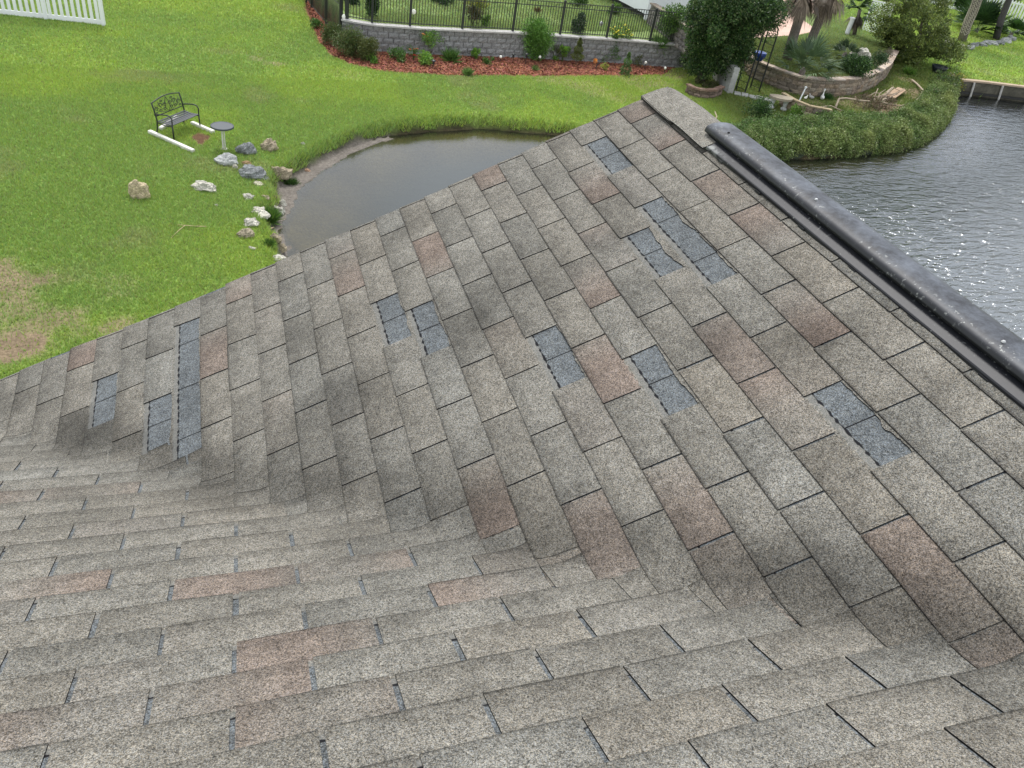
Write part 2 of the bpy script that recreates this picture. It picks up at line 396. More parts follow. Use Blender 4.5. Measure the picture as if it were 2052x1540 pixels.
def deck(acc, fr, n0, n1, s0, s1, nn_, ns_):
    NN, SS = np.meshgrid(np.linspace(n0, n1, nn_), np.linspace(0, 1, ns_), indexing='ij')
    yy = NN * E_ * c_ + BY; lim = np.where(yy > -2.16, (np.minimum(-.652 - yy, 7) - BX) / T_ + 1.2, s1)
    SS = s0 + (lim - s0) * SS
    X = fold(fr, NN, SS, np.zeros(NN.shape), -.0135).reshape(-1, 3); idx = np.arange(len(X)).reshape(nn_, ns_)
    F = np.stack([idx[:-1, :-1], idx[:-1, 1:], idx[1:, 1:], idx[1:, :-1]], -1).reshape(-1, 4)
    acc.add(X, np.tile(GREY * .8, (len(X), 1)), np.zeros((len(X), 2)), F, 0)
deck(accB, 'B', -22, 23.2, -19, (7 - BX) / T_, 200, 160)
def shift(acc):
    acc.V = [v - np.array([0, 0, -7.5]) for v in acc.V]
for a in [accA, accB] + patches: shift(a)
ra = accA.build('roof_slope', house); ra["label"] = 'gable slope beyond the valley, dotted with bare blue patches'
rb = accB.build('roof_slope', house); rb["label"] = 'near slope sloping away from the viewer to the valley'
PL = ['small bare blue patch nearest the roof apex', 'largest bare blue patch below the vent, two tabs long', 'bare blue patch just left of the largest one', 'left one of two small patches side by side in mid slope', 'right one of two small patches side by side in mid slope',
      'bare patch in mid slope left of the brown tab', 'bare patch in mid slope right of the brown tab', 'lone bare blue patch at right with torn upper edge', 'long upright bare blue strip near the left edge', 'short bare strip just left of the long upright strip', 'leftmost narrow bare blue strip']
for a, l in zip(patches, PL):
    if a.n: o = a.build('bare_patch', ra); o["label"] = l
# other side of the gable ridge and back of the main roof: plain shingled sheets
def sheet(acc, quad, nu=2):
    V = np.array(quad, dtype=float); F = np.array([[0, 1, 2, 3]]); acc.add(V + np.array([0, 0, 7.5]), np.tile(GREY, (4, 1)), np.full((4, 2), .6), F, 0)
far = Acc(); zr = XR * .5
sheet(far, [(XR, YR, zr), (XR, -2.14, zr), (XR + 3.4, 1.26, zr - 1.7), (XR + 3.4, YR, zr - 1.7)])
far.build('roof_slope', house)["label"] = 'far slope falling away behind the ridge vent'
zb = BZ + 22 * E_ * s_; yb = BY - 22 * E_ * c_
bk = Acc(); sheet(bk, [(-6.05, yb, zb), (-6.05, yb - 6, zb - 3), (7, yb - 6, zb - 3), (7, yb, zb)]); bk.build('roof_slope', house)["label"] = 'back slope of the main roof'
# walls and trim
mw = MB(); xl, xr_, yw = -5.7, XR + 3.1, 0.95
g0 = 0.0
def zA(x): return min(x, 2 * XR - x) * .5 + 7.5 - .05
P = [(xl, yw, g0), (xr_, yw, g0), (xr_, yw, zA(xr_)), (XR, yw, zA(XR)), (-1.7, yw, zA(-1.7)), (xl, yw, zA(-1.7))]
Q = [(p[0], yb - 5.6, p[2]) for p in P]
mw.add(P, [tuple(range(6))]); mw.add([(xl, yw, 0), (xl, yw, 6.5), (xl, yb - 5.6, 6.5), (xl, yb - 5.6, 0)], [(0, 1, 2, 3)])
mw.add([(xr_, yw, 0), (xr_, yw, zA(xr_)), (xr_, yb - 5.6, zA(xr_)), (xr_, yb - 5.6, 0)], [(0, 1, 2, 3)])
mw.build('wall', M_SIDING, house)
tr = MB()
for (xa, xb_) in ((-1.95, XR), (XR, XR + 3.4)):
    z0 = (xa if xa < XR else 2 * XR - xa) * .5 + 7.5; z1 = (xb_ if xb_ <= XR else 2 * XR - xb_) * .5 + 7.5
    V = [(xa, YR - .012, z0 - .18), (xb_, YR - .012, z1 - .18), (xb_, YR - .012, z1 - .012), (xa, YR - .012, z0 - .012), (xa, YR - .032, z0 - .18), (xb_, YR - .032, z1 - .18), (xb_, YR - .032, z1 - .012), (xa, YR - .032, z0 - .012)]
    tr.add(V, [(0, 1, 2, 3), (4, 7, 6, 5), (0, 4, 5, 1), (3, 2, 6, 7), (0, 3, 7, 4), (1, 5, 6, 2)])
tr.box((-4.0, 1.25, 7.5 - .99 - .09), (4.0, .02, .18)); tr.build('rake_board', M_WTRIM, house)

# ---- ridge cap and ridge vent
def ridge_prof_sheet(acc, ya, yb_, off0, off1, half, nj=14, seed=0):
    """folded cap shingle from ya (far) to yb_ (near)"""
    u = np.linspace(-half, half, 25); yv = np.linspace(ya, yb_, nj)
    Y, Ux = np.meshgrid(yv, u, indexing='ij')
    r = .022; drop = (np.sqrt(Ux ** 2 * s_ ** 2 + r * r) - r)
    f = (Y - ya) / (yb_ - ya); x = XR + Ux * c_; z = zr - drop * 1.0 + off0 + (off1 - off0) * f + .008 + bumps(x, Y)
    X = np.stack([x, Y, z], -1).reshape(-1, 3); z_w = .0015 * np.sin(17 * X[:, 1] + 9 * X[:, 0]); X[:, 2] += z_w
    C = np.tile(GREY * 1.2, (len(X), 1)); U = np.full((len(X), 2), .6); idx = np.arange(X.shape[0]).reshape(nj, 25)
    F = np.stack([idx[:-1, :-1], idx[1:, :-1], idx[1:, 1:], idx[:-1, 1:]], -1).reshape(-1, 4)
    X[:, 2] += 7.5; acc.add(X, C, U, F, 0)
    for e in (idx[0, :], idx[-1, :], idx[:, 0], idx[:, -1]):
        k = len(e); i = np.arange(k - 1); lo = X[e].copy(); lo[:, 2] -= .004
        acc.add(np.concatenate([X[e], lo]), np.tile(C[e], (2, 1)), np.tile(U[e], (2, 1)), np.stack([i, i + 1, i + 1 + k, i + k], -1), 1)
cp = Acc(); ridge_prof_sheet(cp, YR + .012, .62, .0065, .0055, .148)
cp.build('ridge_cap', house)
cp2 = Acc(); ridge_prof_sheet(cp2, YR + .008, .93, .0035, .003, .1505); cp2.build('ridge_cap', house)
def vent_fn(t, N, c, co, b):
    n1 = N('ShaderNodeTexNoise', Scale=7.0, Detail=8.0, Roughness=.78); t.links.new(co, n1.inputs['Vector'])
    n2 = N('ShaderNodeTexNoise', Scale=75.0, Detail=3.0, Roughness=.6); t.links.new(co, n2.inputs['Vector'])
    n3 = N('ShaderNodeTexNoise', Scale=9.0, Detail=2.0); t.links.new(co, n3.inputs['Vector'])
    def R(src, a, bb):
        r = N('ShaderNodeMapRange'); r.inputs['From Min'].default_value = a; r.inputs['From Max'].default_value = bb; t.links.new(src, r.inputs['Value']); return r.outputs[0]
    def mth(op, a, bb=0.0):
        n = N('ShaderNodeMath', operation=op)
        for i, q in enumerate((a, bb)):
            if isinstance(q, (int, float)): n.inputs[i].default_value = q
            else: t.links.new(q, n.inputs[i])
        return n.outputs[0]
    mm = N('ShaderNodeMath', operation='MULTIPLY'); t.links.new(R(n2.outputs['Fac'], .69, .76), mm.inputs[0]); t.links.new(R(n3.outputs['Fac'], .42, .6), mm.inputs[1])
    sx = N('ShaderNodeSeparateXYZ'); t.links.new(co, sx.inputs[0])
    sh_ = N('ShaderNodeMapRange'); sh_.inputs['From Min'].default_value = .03; sh_.inputs['From Max'].default_value = .0; t.links.new(mth('ABSOLUTE', mth('ADD', sx.outputs[0], .056)), sh_.inputs['Value'])
    mm2 = mth('MULTIPLY', R(n2.outputs['Fac'], .60, .67), mth('MULTIPLY', sh_.outputs[0], R(n3.outputs['Fac'], .40, .55)))
    nc = N('ShaderNodeTexNoise', Scale=28.0, Detail=5.0, Roughness=.7); t.links.new(co, nc.inputs['Vector'])
    ck = mth('MULTIPLY', R(sx.outputs[1], .46, .66), mth('MULTIPLY', R(sx.outputs[0], -.075, -.09), R(nc.outputs['Fac'], .42, .58)))
    mmx = mth('MAXIMUM', mth('MAXIMUM', mm.outputs[0], mm2), ck)
    m1 = N('ShaderNodeMix', data_type='RGBA'); t.links.new(mth('MULTIPLY', R(n1.outputs['Fac'], .40, .70), R(sx.outputs[2], .016, .036)), m1.inputs['Factor']); t.links.new(c, m1.inputs['A']); m1.inputs['B'].default_value = (.115, .130, .155, 1)  # bluish highlight painted along the top of the hood
    m2 = N('ShaderNodeMix', data_type='RGBA'); t.links.new(mmx, m2.inputs['Factor']); t.links.new(m1.outputs['Result'], m2.inputs['A']); m2.inputs['B'].default_value = (.27, .28, .27, 1)
    return m2.outputs['Result']
M_VENT = mat('black_vent_metal', (.009, .010, .014), rough=.52, spec=.4, fn=vent_fn, bump=(40, .0008))
M_VDARK = mat('vent_gap', (.006, .006, .007), rough=.9, spec=0)
M_CHALK = mat('chalky_oxide', (.45, .46, .46), rough=.9, noise=(60, .5))
vent = empty('ridge_vent', (XR, 0, zr + 7.5)); vent.parent = house
vent["label"] = 'long black metal ridge vent speckled white'
def sweep(prof, y0, y1, ny, name, m, closed=False, wav=0.0, parent=vent, cap=None):
    yv = np.linspace(y0, y1, ny); k = len(prof); V = []
    for j, y in enumerate(yv):
        for i, (x, z) in enumerate(prof):
            w = wav * (math.sin(9 * y) + .6 * math.sin(23 * y + 1)) if i in (0, k - 1) else 0
            V.append((x + (w if x < 0 else -w), y, z + .0015 * math.sin(3.1 * y + x)))
    F = []
    for j in range(ny - 1):
        for i in range(k - (0 if closed else 1)):
            a, b = j * k + i, j * k + (i + 1) % k; F.append((a, b, b + k, a + k))
    if closed: F.append(tuple(range(k))[::-1]); F.append(tuple((ny - 1) * k + i for i in range(k)))
    return mk(name, V, F, m, parent, smooth=False)
YV0, YV1 = .70, -2.02
fl = []
for sg in (-1, 1):
    fl.append((sg, [(sg * .103, -.0515 + .007), (sg * .1055, -.0525 + .019), (sg * .104, -.052 + .021), (sg * .099, -.0495 + .018), (sg * .045, -.022 + .021), (sg * .030, -.014 + .022)]))
for sg, p in fl:
    o = sweep(p, YV0, YV1, 60, 'flange', M_VENT, wav=.0016)
hp = []; RH = .074
for i in range(17):
    a = math.pi * (1 - i / 16.0); hp.append((RH * math.cos(a), .007 + .031 * math.sin(a) ** .8))
hp = [(-.070, .004), (-.0765, .001)] + hp[0:] + [(.0765, .001), (.070, .004)]
inner = [(x * .955, z - .004) for x, z in hp[::-1]]
hood = sweep(hp + inner, .715, YV1, 40, 'hood', M_VENT, closed=True)
for p_ in hood.data.polygons: p_.use_smooth = len(p_.vertices) == 4
# core under the hood (louvre wall) and end plug
sweep([(-.050, -.024), (-.050, .010), (.050, .010), (.050, -.024)], .69, YV1, 2, 'louvre', M_VDARK, closed=True)
# screws
for yy_ in (.60, -.02, -.9, -1.6):
    sc_ = MB(); zz = .007 + .031 * math.sin(math.radians(62)) ** .8
    sc_.lathe([(.0001, .006), (.004, .005), (.006, .002), (.0065, 0)][::-1], (RH * math.cos(math.radians(118)), yy_, zz), 10); sc_.build('screw', M_BLK if yy_ > .5 else M_CHALK, vent)
# little clips along the skirt of the flange
for k in range(9):
    yk = .50 - .29 * k; b_ = MB(); b_.box((-.1065, yk, -.0525 + .010), (.004, .035, .007)); b_.build('clip', M_VENT, vent)
vent.rotation_euler = (0, 0, math.radians(.72)); vent.location.x = XR - .002
for o_ in vent.children: pass

# ================================================================== the ground, the water and everything below the roof
Zv = np.array([0, 0, 1.0])
def G(px, py, z=-7.5):
    d = ray(px, py); return CC + d * ((z - CC[2]) / d[2])
def GP(pts, z=-7.5): return np.array([G(a, b, z)[:2] for a, b in pts])
def sdist(x, y, poly):
    """signed distance to polygon, negative inside"""
    x = np.asarray(x, float); y = np.asarray(y, float); P = np.asarray(poly); n = len(P)
    d2 = np.full(x.shape, 1e12); ins = np.zeros(x.shape, bool)
    for i in range(n):
        a, b = P[i], P[(i + 1) % n]; e = b - a
        t = np.clip(((x - a[0]) * e[0] + (y - a[1]) * e[1]) / (e @ e + 1e-12), 0, 1)
        d2 = np.minimum(d2, (x - a[0] - t * e[0]) ** 2 + (y - a[1] - t * e[1]) ** 2)
        c = (a[1] > y) != (b[1] > y)
        with np.errstate(divide='ignore', invalid='ignore'): xi = (b[0] - a[0]) * (y - a[1]) / (b[1] - a[1] + 1e-15) + a[0]
        ins ^= c & (x < xi)
    d = np.sqrt(d2); return np.where(ins, -d, d)
def ss(a, b, x): t = np.clip((x - a) / (b - a), 0, 1); return t * t * (3 - 2 * t)
def vnoise(x, y, f, seed=0):
    x = np.asarray(x) * f + seed * 17.3; y = np.asarray(y) * f + seed * 9.1
    xi = np.floor(x); yi = np.floor(y); u = x - xi; v = y - yi; u = u * u * (3 - 2 * u); v = v * v * (3 - 2 * v)
    def h(a, b): q = np.sin(a * 127.1 + b * 311.7 + seed) * 43758.5453; return q - np.floor(q)
    return (h(xi, yi) * (1 - u) + h(xi + 1, yi) * u) * (1 - v) + (h(xi, yi + 1) * (1 - u) + h(xi + 1, yi + 1) * u) * v
def fbm(x, y, f, seed=0, o=4): 
    r = 0; a = .5
    for k in range(o): r = r + a * vnoise(x, y, f * 2 ** k, seed + k); a *= .5
    return r / (1 - .5 ** o)
ZL, ZW = -7.5, -7.9
shore_pond = [(562, 530), (575, 515), (582, 500), (570, 490), (556, 487), (545, 470), (538, 455), (548, 440), (560, 425), (566, 412), (560, 398), (556, 385), (563, 373), (578, 362), (596, 352), (618, 340), (650, 321), (700, 296), (740, 283), (780, 273), (840, 266), (900, 262), (960, 259), (1000, 262), (1040, 266), (1080, 268), (1130, 273)]
shore_lake = [(1440, 345), (1490, 330), (1560, 319), (1640, 318), (1720, 312), (1800, 304), (1850, 288), (1882, 263), (1903, 238), (1908, 205)]
PWATER = np.concatenate([GP(shore_pond, ZW), [(12.5, 22.6), (14.6, 20.4)], GP(shore_lake, ZW), GP([(1911, 190), (2052, 205)], ZW), [(60, 24.5), (160, 10), (160, -90), (30, -60), (9, -6), (7, 3), (6, 8), (2.6, 10.5), (1.2, 13.0)]])
# walls
WALLT = GP([(684, 39), (720, 46), (756, 51), (800, 54), (850, 58), (943, 62), (1029, 66), (1146, 74), (1263, 82), (1320, 87), (1384, 92)], -6.5)
STT = GP([(1495, 102), (1512, 119), (1532, 128), (1571, 143), (1605, 153.5), (1640, 158.6), (1681, 160), (1718, 157), (1744, 151), (1767, 142), (1787, 127), (1801, 102)], -6.7)
FC0 = GP([(612, -6)], -7.0)[0]
PUP = np.concatenate([[WALLT[0] + (0, .05)], WALLT, [(20.6, 30.9)], STT, [(37, 38.5), (60, 75), (20, 140), (FC0[0] - 6, 140), FC0]])
PBULK = np.concatenate([GP([(1911, 190), (2052, 205)], ZW), [(60, 24.5), (160, 10), (200, 200), (40, 200), (37, 38)]])
def level(x, y):
    x = np.asarray(x, float); y = np.asarray(y, float)
    lo = ZL + .28 * ss(33, 38, x) + .75 * ss(32.5, 42, y) * (1 - ss(3, 6, x))
    hi = -6.5 - .2 * ss(19, 24, x) - .45 * ss(31, 38, x)
    z = lo + (hi - lo) * (1 - ss(-.30, -.15, sdist(x, y, PUP)))
    z = z + .05 * (fbm(x, y, .35, 5) - .5) * ss(12, 15, y)
    return z
_sdw = {}
def gz(x, y):
    x = np.asarray(x, float); y = np.asarray(y, float)
    z = level(x, y); d = sdist(x, y, PWATER) + .22 * (fbm(x, y, 1.7, 3) - .5) * (y > 14)
    bulk = (x > 34.7) & (y > 25)
    d = np.where(bulk, (d - .24) * 6, d)
    k = ss(.30, -.06, d) if False else 1 - ss(-.10, .34, d)
    wz = ZW - .05 - .9 * ss(0, 3.0, -d)
    return z + (wz - z) * k
def at(px, py, it=6):
    z = -7.5
    for _ in range(it): P = G(px, py, z); z = .5 * z + .5 * float(gz(P[0], P[1]))
    P = G(px, py, z); return np.array([P[0], P[1], float(gz(P[0], P[1]))])

MUDP = GP([(562, 535), (578, 515), (585, 500), (600, 505), (590, 507), (579, 486), (563, 462), (572, 444), (593, 412), (602, 383), (640, 350), (700, 313), (745, 293), (790, 279), (780, 273), (740, 283), (700, 296), (650, 321), (618, 340), (596, 352), (563, 373), (556, 385), (566, 412), (538, 455), (545, 470), (556, 487)], ZW)
MULCH = GP([(600, -5), (622, 45), (640, 85), (665, 112), (700, 128), (760, 143), (850, 149), (912, 152), (1030, 152), (1146, 152), (1263, 152), (1330, 150), (1345, 140), (1384, 122), (1384, 110), (1146, 110), (850, 110), (744, 98), (690, 75), (672, 52), (612, -10)], -7.5)
PATIO = GP([(1500, 76), (1545, 73), (1600, 70), (1632, 62), (1650, 20), (1655, -30), (1540, -30), (1520, 20)], -6.65)
PATIO2 = GP([(1338, -20), (1336, 18), (1352, 30), (1374, 34), (1385, -20)], -6.5)
DIRT = [(80, 655, 1.0, .5), (10, 560, 1.1, .55), (40, 600, .7, .5), (60, 690, .7, .6), (235, 655, .45, .5), (20, 700, .6, .6), (30, 625, .9, .45), (1770, 212, 2.2, .6), (1700, 205, 1.6, .4), (1832, 188, 1.6, .5), (1640, 212, 1.3, .35), (1815, 160, 1.0, .5), (1560, 100, 1.2, .3), (1740, 160, 1.0, .4), (555, 128, .45, .45), (515, 118, .4, .35), (1100, 150, 2.0, .35), (1180, 175, 1.6, .35), (1290, 165, 2.0, .45), (1345, 150, 1.6, .5), (1250, 195, 1.2, .35), (400, 170, .5, .2), (230, 575, .7, .25), (700, 150, .8, .2)]
DIRTP = [(G(a, b)[:2], r, k) for a, b, r, k in DIRT]
BMULCH = GP([(381, 277), (397, 266), (425, 275), (404, 294)], -7.5)
def grasscol(x, y):
    """real colour of the turf itself: lush yellow-green with darker blue-green and dry straw areas"""
    a = fbm(x, y, .22, 11)[..., None]; b = fbm(x, y, .9, 12)[..., None]; c = fbm(x, y, .10, 13)[..., None]
    lush = np.array([.32, .455, .088]); deep = np.array([.255, .385, .092]); dry = np.array([.34, .36, .17])
    C = deep + (lush - deep) * ss(.36, .60, a * .6 + b * .25 + c * .15)
    C = C + (dry - C) * (.45 * ss(.60, .80, fbm(x, y, .55, 15)))[..., None]
    up = (1 - ss(-.2, .2, sdist(x, y, PUP)))[..., None] * (1 - ss(34, 37, x))[..., None]
    C = C * (1 - up) + np.array([.27, .37, .13]) * (.8 + .4 * b) * up
    ol = ((1 - ss(-1.5, 1.0, sdist(x, y, POINT))) * .85)[..., None]
    C = C * (1 - ol) + np.array([.15, .20, .06]) * (.7 + .6 * b) * ol
    return C
POINT = [(17, 20), (19, 31), (23, 34), (34, 36), (36, 31), (30, 22)]
def dirtk(x, y):
    k = np.zeros(np.shape(x))
    for p, r, a in DIRTP:
        d = np.hypot(x - p[0], y - p[1]) / r + 1.1 * (fbm(x, y, 2.2, 21) - .5)
        k = np.maximum(k, a * 1.6 * (1 - ss(.35, 1.05, d)))
    k = np.maximum(k, .5 * ss(.60, .78, fbm(x, y, .8, 31)) * (1 - ss(-5, -2.5, x)) * (1 - ss(12, 15.5, y)))
    return np.clip(k, 0, 1)
def axis(lo, hi, fine, out0, out1):
    a = list(np.arange(lo, hi, fine)); st = fine; v = hi
    while v < out1: a.append(v); st *= 1.16; v += st
    st = fine; v = lo - fine
    while v > out0: a.insert(0, v); st *= 1.16; v -= st
    return np.array(a)
gx = axis(-10, 46, .13, -400, 600); gy = axis(10, 36.5, .12, -300, 900)
GX, GY = np.meshgrid(gx, gy, indexing='ij'); x, y = GX.ravel(), GY.ravel()
Zg = gz(x, y); sw = sdist(x, y, PWATER)
Cg = grasscol(x, y) * .62 * (.8 + .4 * vnoise(x, y, 9, 2))[:, None]
dk = dirtk(x, y)[:, None]; soil = np.array([.185, .135, .092]) * (.65 + .7 * fbm(x, y, 5, 8))[:, None]
Cg = Cg * (1 - dk) + soil * dk
bank = np.clip(1 - ss(.0, .30, sw + .1 * (fbm(x, y, 3, 4) - .5)), 0, 1)[:, None]
Cg = Cg * (1 - bank) + np.array([.035, .03, .020]) * bank
mud = (1 - ss(-.05, .12, sdist(x, y, MUDP)))[:, None]
bed = (1 - ss(-.4, .1, sw))[:, None]
Cg = Cg * (1 - bed) + (np.array([.16, .13, .055]) * (.5 + .9 * fbm(x, y, .8, 6))[:, None]) * bed
Cg = Cg * (1 - mud) + np.array([.155, .138, .120]) * mud * (.85 + .3 * fbm(x, y, 2, 9))[:, None]
onmud = sdist(x, y, MUDP) < 0
Zg = np.where(onmud & (sw < .1), ZW + .012 - .03 * ss(.05, .5, -sdist(x, y, MUDP)) * 0, Zg)
ml = (1 - ss(-.05, .10, sdist(x, y, MULCH) + .25 * (fbm(x, y, 2.5, 14) - .5)))[:, None] * (Zg < -7.0)[:, None]
Cg = Cg * (1 - ml) + np.array([.20, .08, .055]) * ml * (.6 + .8 * vnoise(x, y, 7, 3))[:, None]
bm = (1 - ss(-.02, .06, sdist(x, y, BMULCH)))[:, None]
Cg = Cg * (1 - bm) + np.array([.105, .060, .035]) * bm
nx, ny = len(gx), len(gy); idx = np.arange(nx * ny).reshape(nx, ny)
Fg = np.stack([idx[:-1, :-1], idx[1:, :-1], idx[1:, 1:], idx[:-1, 1:]], -1).reshape(-1, 4)
M_GROUND = mat('ground_soil_turf', rough=.95, spec=.1, attr=True, noise=((14.0, .35), (60.0, .3)), bump=(25, .03))
tag(mk('ground', np.stack([x, y, Zg], -1), Fg, M_GROUND, col=Cg, smooth=True), kind='structure')
# ---- water
def water_fn(t, N, c, co, b):
    def NO(sc_, st, det=3.0, rot=0.6):
        mp_ = N('ShaderNodeMapping'); mp_.inputs['Scale'].default_value = st; mp_.inputs['Rotation'].default_value = (0, 0, rot); t.links.new(co, mp_.inputs['Vector'])
        n = N('ShaderNodeTexNoise', Scale=sc_, Detail=det, Roughness=.5, Distortion=.6); t.links.new(mp_.outputs[0], n.inputs['Vector']); return n.outputs['Fac']
    at_ = N('ShaderNodeAttribute', attribute_name='Col'); sp = N('ShaderNodeSeparateColor'); t.links.new(at_.outputs['Color'], sp.inputs[0])
    def M(op, a, bb):
        n = N('ShaderNodeMath', operation=op)
        for i, q in enumerate((a, bb)):
            if isinstance(q, (int, float)): n.inputs[i].default_value = q
            else: t.links.new(q, n.inputs[i])
        return n.outputs[0]
    h = M('ADD', M('MULTIPLY', NO(1.25, (1.0, 2.6, 1), rot=2.2), 1.0), M('MULTIPLY', NO(3.6, (1.0, 2.2, 1), rot=2.7), .36))
    h = M('MULTIPLY', h, sp.outputs[0])
    bp = N('ShaderNodeBump', Distance=.26); bp.inputs['Strength'].default_value = 1.0; t.links.new(h, bp.inputs['Height']); t.links.new(bp.outputs[0], b.inputs['Normal'])
    out = t.nodes['Material Output']
    tr_ = N('ShaderNodeBsdfTransparent'); tr_.inputs['Color'].default_value = (.75, .75, .6, 1)
    gl = N('ShaderNodeBsdfGlossy', Roughness=.13); t.links.new(bp.outputs[0], gl.inputs['Normal']); gl.inputs['Color'].default_value = (.93, .96, 1, 1)
    df = N('ShaderNodeBsdfDiffuse'); df.inputs['Color'].default_value = (.022, .027, .022, 1)
    fr = N('ShaderNodeFresnel', IOR=2.3); t.links.new(M('ADD', M('MULTIPLY', sp.outputs[2], 2.1), 1.55), fr.inputs['IOR']); t.links.new(bp.outputs[0], fr.inputs['Normal'])
    m1 = N('ShaderNodeMixShader'); m1.inputs[0].default_value = .55; t.links.new(sp.outputs[1], m1.inputs[0]); t.links.new(tr_.outputs[0], m1.inputs[1]); t.links.new(df.outputs[0], m1.inputs[2])
    m2 = N('ShaderNodeMixShader'); t.links.new(fr.outputs[0], m2.inputs[0]); t.links.new(m1.outputs[0], m2.inputs[1]); t.links.new(gl.outputs[0], m2.inputs[2])
    t.links.new(m2.outputs[0], out.inputs['Surface'])
M_WATER = mat('pond_water', rough=.03, fn=water_fn)
wx = axis(-2, 44, .5, -20, 500); wy = axis(8, 34, .5, -300, 36)
WX, WY = np.meshgrid(wx, wy, indexing='ij'); a_, b_ = WX.ravel(), WY.ravel()
nW = np.arange(len(a_)).reshape(WX.shape); Fw = np.stack([nW[:-1, :-1], nW[1:, :-1], nW[1:, 1:], nW[:-1, 1:]], -1).reshape(-1, 4)
rip = ss(13, 19, a_) * (.15 + .85 * ss(1.2, 5.0, -sdist(a_, b_, PWATER))) + .012
murk = .22 + .73 * ss(1.0, 3.6, -sdist(a_, b_, PWATER))
keep = (sdist(a_, b_, PWATER) < 1.6)[Fw].any(axis=1); Fw = Fw[keep]
tag(mk('water', np.stack([a_, b_, np.full(len(a_), ZW)], -1), Fw, M_WATER, col=np.stack([rip, murk, ss(12, 18, a_) * (.25 + .75 * ss(2, 9, -sdist(a_, b_, PWATER)))], -1), smooth=True), kind='structure')

# ---- grass blades (one object, many triangles)
def leaf_mat(name, rough=.55, trans=.25, spec=.25):
    def fn(t, N, c, co, b):
        out = t.nodes['Material Output']; tl = N('ShaderNodeBsdfTranslucent'); t.links.new(c, tl.inputs['Color'])
        mx = N('ShaderNodeMixShader'); mx.inputs[0].default_value = trans
        t.links.new(b.outputs[0], mx.inputs[1]); t.links.new(tl.outputs[0], mx.inputs[2]); t.links.new(mx.outputs[0], out.inputs['Surface'])
    return mat(name, rough=rough, spec=spec, attr=True, fn=fn)
M_GRASS = leaf_mat('grass_blades', .7, .3, .12)
M_LEAF = leaf_mat('leaves', .45, .25, .35)
def frame_mask(x, y, z, mx=90):
    q = (np.stack([x, y, z], -1) - CC) @ RR; px = 1026 + FPX * q[:, 0] / -q[:, 2]; py = 770 - FPX * q[:, 1] / -q[:, 2]
    ok = (q[:, 2] < 0) & (px > -350) & (px < 2400) & (py > -150)
    below = (px < 1360) & (py > 770 - (px) * .428 + 260)
    return ok & ~below
gr = np.random.default_rng(5)
def scatter(x0, x1, y0, y1, dens):
    n = int((x1 - x0) * (y1 - y0) * dens); return gr.uniform(x0, x1, n), gr.uniform(y0, y1, n)
parts = [scatter(-10, 6, 10, 18, 2300), scatter(-10, 6, 18, 27, 1700), scatter(-11, 6, 27, 44, 650), scatter(6, 20, 21, 33, 1000), scatter(14, 37, 19, 36, 500), scatter(4, 36, 31, 60, 230), scatter(30, 62, 26, 60, 130)]
gx_ = np.concatenate([p[0] for p in parts]); gy_ = np.concatenate([p[1] for p in parts])
gs_ = np.concatenate([np.full(len(p[0]), k) for p, k in zip(parts, (1, 1.15, 1.7, 1.4, 1.8, 2.5, 3.2))])
m_ = frame_mask(gx_, gy_, np.full(len(gx_), -7.5)); gx_, gy_, gs_ = gx_[m_], gy_[m_], gs_[m_]
sdw = sdist(gx_, gy_, PWATER); dd = dirtk(gx_, gy_)
keep = (sdw > .06 + .25 * (fbm(gx_, gy_, 3, 4) - .5)) & (gr.random(len(gx_)) > dd * .95) & (sdist(gx_, gy_, MULCH) + .25 * (fbm(gx_, gy_, 2.5, 14) - .5) > .02) & (sdist(gx_, gy_, BMULCH) > .0) & (sdist(gx_, gy_, PATIO) > 0) & (sdist(gx_, gy_, PATIO2) > 0) & (sdist(gx_, gy_, MUDP) > .05)
gx_, gy_, gs_, sdw = gx_[keep], gy_[keep], gs_[keep], sdw[keep]
n = len(gx_); z_ = gz(gx_, gy_); a = gr.uniform(0, 2 * np.pi, n); hgt = gr.uniform(.035, .075, n) * (.8 + .3 * gs_) * (1 + 1.3 * (1 - ss(.1, .5, sdw))); wd = gr.uniform(.006, .011, n) * gs_ * 1.1
ln = gr.uniform(.2, 1.0, n) * hgt; b2 = gr.uniform(0, 2 * np.pi, n)
Vg = np.empty((n, 3, 3)); ca, sa = np.cos(a), np.sin(a)
Vg[:, 0] = np.stack([gx_ - ca * wd, gy_ - sa * wd, z_ - .005], -1); Vg[:, 1] = np.stack([gx_ + ca * wd, gy_ + sa * wd, z_ - .005], -1)
Vg[:, 2] = np.stack([gx_ + np.cos(b2) * ln, gy_ + np.sin(b2) * ln, z_ + hgt], -1)
Cb = grasscol(gx_, gy_) * (gr.uniform(.8, 1.22, n))[:, None] * np.stack([gr.uniform(.85, 1.25, n), np.ones(n), gr.uniform(.7, 1.4, n)], -1)
st = gr.random(n) < .05; Cb[st] = np.array([.27, .25, .12]) * gr.uniform(.6, 1.1, st.sum())[:, None]
Cv = np.repeat(Cb, 3, axis=0)
tag(mk('grass', Vg.reshape(-1, 3), np.arange(3 * n).reshape(n, 3), M_GRASS, col=Cv), kind='stuff', label='short green lawn grass growing around the pond and beds', cat='grass')
print('blades', n)
